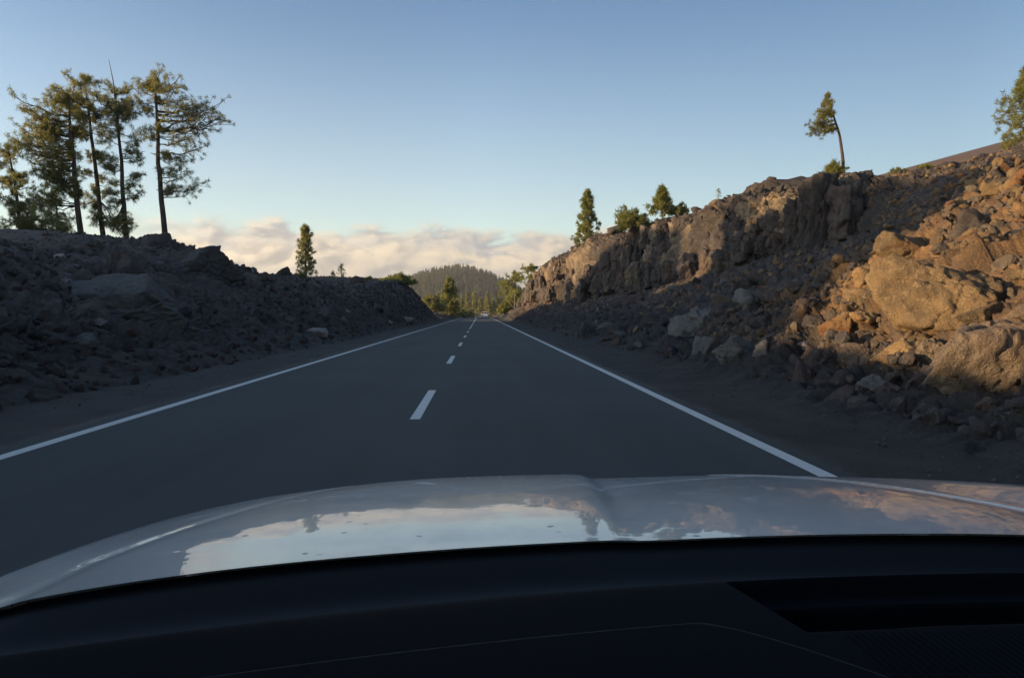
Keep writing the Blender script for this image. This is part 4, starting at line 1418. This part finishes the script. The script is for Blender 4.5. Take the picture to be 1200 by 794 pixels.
def car(loc, rz, paint, lamp, label, group=None):
    o = empty('car', loc, label, 'car', group)
    o.rotation_euler = (0, 0, rz)
    mb = MB()
    loft(mb, [(-2.15, body_sec(.78, .35, .80)), (-2.05, body_sec(.87, .25, .98)), (-1.2, body_sec(.90, .22, 1.0)), (.9, body_sec(.90, .22, .98)), (1.7, body_sec(.88, .22, .86)), (2.1, body_sec(.80, .28, .72)), (2.2, body_sec(.70, .35, .62))])
    body = obj('body', mb.me('body', paint), o)
    mb = MB()
    loft(mb, [(-1.95, body_sec(.70, .90, 1.05, .06)), (-1.45, body_sec(.66, .90, 1.42, .1)), (-.6, body_sec(.64, .90, 1.48, .1)), (.25, body_sec(.64, .90, 1.42, .1)), (1.15, body_sec(.72, .86, .98, .05))])
    obj('cabin_glass', mb.me('cabin_glass', M['glass']), o)
    mb = MB()
    loft(mb, [(-1.50, body_sec(.62, 1.40, 1.45, .02)), (-1.1, body_sec(.63, 1.42, 1.50, .03)), (-.4, body_sec(.63, 1.42, 1.51, .03)), (.28, body_sec(.60, 1.38, 1.45, .02))])
    obj('roof', mb.me('roof', paint), o)
    for sx in (-1, 1):
        for sy in (-1.32, 1.35):
            mb = MB()
            a = np.linspace(0, 2 * np.pi, 19)[:-1]
            secs = [(x, [(math.cos(t) * rr, math.sin(t) * rr) for t in a]) for x, rr in ((-.10, .29), (-.08, .33), (.08, .33), (.10, .29))]
            loft(mb, secs)
            w = np.concatenate(mb.v); w = w[:, [1, 0, 2]]; mb.v = [w * [1, 1, 1] + [sx * .80, sy, .33]]
            wh = obj('tyre', mb.me('tyre', M['tyre']), o)
            mb = MB()
            loft(mb, [(x, [(math.cos(t) * rr, math.sin(t) * rr) for t in a]) for x, rr in ((-.03, .20), (.03, .20))])
            w = np.concatenate(mb.v)[:, [1, 0, 2]]; mb.v = [w + [sx * .895, sy, .33]]
            obj('rim', mb.me('rim', M['rim'], False), wh)
        mb = MB(); mb.box((sx * .72 - .12, -2.16, .70), (sx * .72 + .12, -2.02, .88)); obj('tail_light', mb.me('tail_light', M['tail'], False), o)
        mb = MB(); mb.box((sx * .60 - .15, 2.02, .58), (sx * .60 + .15, 2.19, .70)); obj('headlight', mb.me('headlight', lamp, False), o)
        mb = MB(); mb.box((sx * .93 - .09, .55, .95), (sx * .93 + .09, .70, 1.08)); obj('mirror', mb.me('mirror', paint, False), o)
    mb = MB(); mb.box((-.26, -2.17, .50), (.26, -2.14, .61)); obj('number_plate', mb.me('number_plate', M['white_paint'], False), o)
    return o


car((1.35, 186, float(road_z(186))), 0, M['white_paint'], M['lamp'], 'small white car driving away ahead at the end of the road')
car((-2.6, 226, float(road_z(226))), math.pi, M['dark_paint'], M['lit_lamp'], 'distant dark car coming the other way with headlights lit')

# ------------------------------------------------------------------ own car: bonnet, cowl, dashboard
XC = .22


def hood_z(X, Y):
    s = X - XC
    yf = 1.75 - np.where(s > 0, .06, .09) * (np.abs(s) / .85) ** 2.5
    t = (Y - .85) / (yf - .85)
    z = 1.083 - .068 * t - .067 * t * np.abs(t) - .9 * np.clip(t - 1.0, 0, None) ** 2
    z = z + np.where(s > 0, .024, .006) * s / .85 - np.where(s > 0, .012, .006) * (np.abs(s) / .85) ** 2 - np.where(s > 0, .012, .058) * np.clip(np.abs(s) / .85, 0, 2) ** 6.5
    # raised centre panel between a soft left shoulder and a sharp right crease
    tt = np.clip(t, 0, 1)
    xl = -.40 + .16 * tt
    xr = .168 + .082 * tt
    bul = 1 / (1 + np.exp(-(X - xl) / .06)) * 1 / (1 + np.exp((X - xr) / .006))
    z = z + .0125 * np.clip(.15 + .85 * tt, 0, 1) * bul
    # ridge along the right wing
    xs = .83 - .27 * tt
    z = z - .018 * (1 - tt) * np.exp(-((s - .60) / .11) ** 2)
    z = z + .0045 * np.exp(-((X - xs) / .010) ** 2) + .003 / (1 + np.exp((X - xs) / .010))
    xs2 = -.44 + .20 * tt
    z = z - .0022 * np.exp(-((X - xs2) / .012) ** 2)
    return z


def rear_y(X): return .842 - .30 * (X - .28) ** 2


def car_paint():
    m, g, out = new_mat('silver_car_paint')
    P = pos(g)
    n1 = g.noise(P, 260, 2, .5)
    st = g.n('ShaderNodeMapping', {'Vector': P, 'Scale': (40, 40, 40)}).outputs[0]
    dirt = g.noise(P, 46, 4, .7)
    spots = g.n('ShaderNodeTexVoronoi', {'Vector': P, 'Scale': 42.0}, feature='F1').outputs['Distance']
    rn = g.n('ShaderNodeTexVoronoi', {'Vector': P, 'Scale': 42.0}, feature='F1').outputs['Color']
    sp = g.n('ShaderNodeSeparateColor', {0: rn}).outputs[0]
    dot = g.m('MULTIPLY', g.smooth(g.m('ADD', spots, g.m('MULTIPLY', dirt, .35)), .38, .26), g.m('GREATER_THAN', sp, .66))
    film = g.smooth(g.noise(P, 5, 5, .65), .45, .70)
    col = g.mix(g.m('MULTIPLY', film, .35), (.48, .505, .52), (.40, .405, .39))
    col = g.mix(g.m('MULTIPLY', dot, .85), col, (.06, .06, .06))
    rough = g.m('ADD', .30, g.m('MULTIPLY', film, .15))
    crough = g.m('ADD', .008, g.m('ADD', g.m('MULTIPLY', film, .035), g.m('MULTIPLY', dot, .5)))
    b = g.n('ShaderNodeBump', {'Strength': .14, 'Distance': .0012, 'Height': g.noise(P, 26, 2, .5)})
    principled(g, out, Base_Color=col, Roughness=rough, Metallic=.25, Coat_Weight=g.m('SUBTRACT', .80, g.m('MULTIPLY', dot, .6)), Coat_Roughness=crough, Coat_Normal=b.outputs[0], Coat_IOR=1.5)
    return m


M['paint'] = car_paint()
M['cowl'] = plain('black_cowl', (.0025, .0035, .0045), .45)
M['cowl'].node_tree.nodes['Principled BSDF'].inputs['Specular IOR Level'].default_value = .3
M['dash'] = None


def dash_mat():
    m, g, out = new_mat('dashboard_plastic')
    P = pos(g)
    n = g.noise(P, 420, 2, .6)
    b = g.n('ShaderNodeBump', {'Strength': .25, 'Distance': .0008, 'Height': n})
    principled(g, out, Base_Color=(.0038, .0052, .0080, 1), Roughness=.6, Specular_IOR_Level=.02, Normal=b.outputs[0])
    return m


M['dash'] = dash_mat()
M['dash_rim'] = plain('dashboard_rim', (.005, .006, .008), .8)

own = empty('own_car', (XC, .9, 0), 'silver car seen from behind its windscreen, bonnet and dashboard in the foreground', 'car')


def own_part(name, me):
    o = obj(name, me, own)
    o.matrix_parent_inverse = Matrix.Translation((-XC, -.9, 0))
    return o


nu, nv = 260, 220
X = np.concatenate([np.linspace(-.69, XC + .90, nu)])
Vt = np.linspace(0, 1, nv) ** 1.0
HX = np.repeat(X[:, None], nv, 1)
Yr = rear_y(HX)
yfm = 2.12 - .22 * (np.abs(HX - XC) / .85) ** 2.5
HY_ = Yr + (yfm - Yr) * Vt[None]
HZ_ = hood_z(HX, HY_)
hv = np.stack([HX, HY_, HZ_], 2).reshape(-1, 3)
bon = own_part('bonnet', mesh_np('bonnet', hv, grid_faces(nu, nv), M['paint']))
# wings, nose and the cowl under the screen
for sg, xe in ((-1, X[0]), (1, X[-1])):
    ys = np.linspace(.0, 1, 60)
    n2 = 14
    e = []
    for q in range(n2):
        a = q / (n2 - 1)
        y = rear_y(np.array(xe)) - .25 + (2.12 - .22 * (abs(xe - XC) / .85) ** 2.5 - rear_y(np.array(xe)) + .25) * ys
        yy = np.clip(y, rear_y(np.array(xe)), None)
        z = hood_z(np.full_like(y, xe), yy)
        ang = a * math.pi / 2
        dx = .05 * math.sin(min(ang * 2, math.pi / 2)) * sg
        dz = -.05 * (1 - math.cos(min(ang * 2, math.pi / 2))) - max(0, a - .5) * 2 * .45
        e.append(np.stack([np.full_like(y, xe + dx), y, z + dz], 1))
    e = np.array(e)
    f = grid_faces(n2, 60)
    own_part('wing', mesh_np('wing', e.reshape(-1, 3), f if sg > 0 else f[:, ::-1], M['paint']))
ex = np.linspace(X[0] - .05, X[-1] + .05, 80)
rows_ = []
for q in range(12):
    a = q / 11
    xx = ex.clip(X[0], X[-1])
    y = 2.12 - .22 * (np.abs(xx - XC) / .85) ** 2.5 + .10 * math.sin(a * math.pi)
    z = hood_z(xx, 2.12 - .22 * (np.abs(xx - XC) / .85) ** 2.5) - a * .5 - .003
    rows_.append(np.stack([ex, y, z], 1))
own_part('front_bumper', mesh_np('front_bumper', np.array(rows_).reshape(-1, 3), grid_faces(12, 80)[:, ::-1], M['paint']))


def dash_edge(X): return .652 + .19 * X - .20 * X * X - .0


DZ = EYE - .25
n1, n2 = 160, 24
cx = np.linspace(-.95, 1.25, n1)
CXg = np.repeat(cx[:, None], n2, 1)
a = np.linspace(0, 1, n2)[None]
ya = rear_y(CXg) + .012
za = hood_z(CXg, rear_y(CXg)) - .006
yb = dash_edge(CXg) + .004
zb = DZ - .012 + 0 * CXg
cy_ = ya + (yb - ya) * a
cz_ = za + (zb - za) * a - .022 * np.sin(a * np.pi) + .004 * np.sin(a * np.pi * 3)
own_part('cowl', mesh_np('cowl', np.stack([CXg, cy_, cz_], 2).reshape(-1, 3), grid_faces(n1, n2)[:, ::-1], M['cowl']))
# dashboard top as one sheet with a well on the right and a soft raised pad towards the driver
n1, n2 = 420, 260
dx = np.concatenate([np.linspace(-.75, .188, 150), np.linspace(.19, .34, 230), np.linspace(.342, 1.05, 420)]); n1 = len(dx)
DX = np.repeat(dx[:, None], n2, 1)
a = np.linspace(0, 1, n2)[None]
De = dash_edge(DX)
DY = De + (.20 - De) * a
sm = lambda v_, e0, e1: (lambda t_: t_ * t_ * (3 - 2 * t_))(np.clip((v_ - e0) / (e1 - e0), 0, 1))
back = De - DY                       # distance from the front edge
Dz = DZ - .010 * np.exp(-back / .006) + 0 * DX
# well: left rim runs slightly diagonal
xl = .226 + (De - .010 - DY) * .25
well = sm(DX, xl, xl + .010) * sm(back, .010, .016) * (1 - sm(back, .122, .128))
step = sm(DX, xl, xl + .010) * sm(back, .046, .052)
Dz = Dz - well * (.016 + .020 * step)
# raised pad whose rim curves: boundary far on the left, swinging back on the right
pe = np.where(DX < .17, .106 - .010 * (DX - .17) , .106 + .75 * np.clip(DX - .17, 0, None) ** 1.35 * 3.0)
pad = sm(back, pe, pe + .010)
Dz = Dz + .008 * pad
# fine ribs on the mat right of the pad
mat_zone = sm(DX, .275, .285) * sm(back, .134, .138) * (1 - pad)
Dz = Dz + mat_zone * (.0007 * np.sin(DX * 2 * np.pi / .0062))
dv_ = np.stack([DX, DY, Dz], 2).reshape(-1, 3)
dash_o = own_part('dashboard', mesh_np('dashboard', dv_, grid_faces(n1, n2)[:, ::-1], M['dash']))
# thin rolled edges: front lip of the dashboard, and the rim of the raised pad
ex_ = np.linspace(-.74, 1.04, 120)
mb = MB(); mb.tube(np.stack([ex_, dash_edge(ex_) + .001, np.full(120, DZ - .009)], 1), .0035, 8, cap=False)
own_part('dashboard_lip', mb.me('dashboard_lip', M['dash_rim']))
ex_ = np.linspace(-.30, .27, 90)
pe_ = np.where(ex_ < .17, .106 - .010 * (ex_ - .17), .106 + .75 * np.clip(ex_ - .17, 0, None) ** 1.35 * 3.0)
mb = MB(); mb.tube(np.stack([ex_, dash_edge(ex_) - pe_ - .010, np.full(90, DZ + .0060)], 1), .0022, 6, cap=False)
own_part('pad_piping', mb.me('pad_piping', M['dash_rim']))


# unseen roof, pillars and doors round the driver, added to shade the dashboard
M['lining'] = plain('roof_lining', (.05, .05, .052), .9)


def slab(name, lo, hi, mat, bev=.03):
    bm = bmesh.new()
    bmesh.ops.create_cube(bm, size=1.0)
    for v_ in bm.verts:
        v_.co = Vector([(lo[k_] + hi[k_]) / 2 + v_.co[k_] * (hi[k_] - lo[k_]) for k_ in range(3)])
    bmesh.ops.bevel(bm, geom=bm.edges[:], offset=bev, segments=3, affect='EDGES')
    me = bpy.data.meshes.new(name); bm.to_mesh(me); bm.free()
    me.materials.append(mat)
    for p_ in me.polygons: p_.use_smooth = True
    return own_part(name, me)


slab('roof', (XC - .70, -2.3, 1.60), (XC + .70, .10, 1.68), M['lining'], .035)
for sg in (-1, 1):
    for nm, p0, p1 in (('front_pillar', (XC + sg * .88, .62, 1.03), (XC + sg * .69, .06, 1.63)), ('rear_pillar', (XC + sg * .84, -2.5, 1.0), (XC + sg * .66, -2.2, 1.63)), ('door_pillar', (XC + sg * .86, -.75, 1.0), (XC + sg * .68, -.8, 1.63))):
        mb = MB(); mb.tube(np.linspace(p0, p1, 6), .045, 10)
        own_part(nm, mb.me(nm, M['lining']))
    x0, x1 = sorted((XC + sg * .86, XC + sg * .93))
    slab('door', (x0, -.75, .35), (x1, .60, 1.03), M['paint'])
    slab('rear_door', (x0, -2.5, .35), (x1, -.76, 1.02), M['paint'])
    for wy in (1.45, -1.75):
        mb = MB(); a_ = np.linspace(0, 2 * np.pi, 33)[:-1]
        loft(mb, [(x_, [(math.cos(t_) * r_, math.sin(t_) * r_) for t_ in a_]) for x_, r_ in ((-.11, .28), (-.09, .33), (.09, .33), (.11, .28))])
        mb.v = [np.concatenate(mb.v)[:, [1, 0, 2]] + [XC + sg * .80, wy, .33]]
        own_part('wheel', mb.me('wheel', M['tyre']))
slab('tailgate', (XC - .85, -2.62, .35), (XC + .85, -2.52, 1.05), M['paint'])

# ------------------------------------------------------------------ the air
def haze():
    m, g, out = new_mat('haze')
    v = g.n('ShaderNodeVolumePrincipled', {'Color': (.93, .95, 1.0, 1), 'Density': .00022, 'Anisotropy': .25})
    g.t.links.new(v.outputs[0], out.inputs['Volume'])
    mb = MB()
    mb.box((-1700, -650, -30), (1700, 1700, 140))
    tag(obj('haze', mb.me('haze', m, False)), 'thin pale haze in the air over the road and hills', 'haze', kind='stuff')


haze()
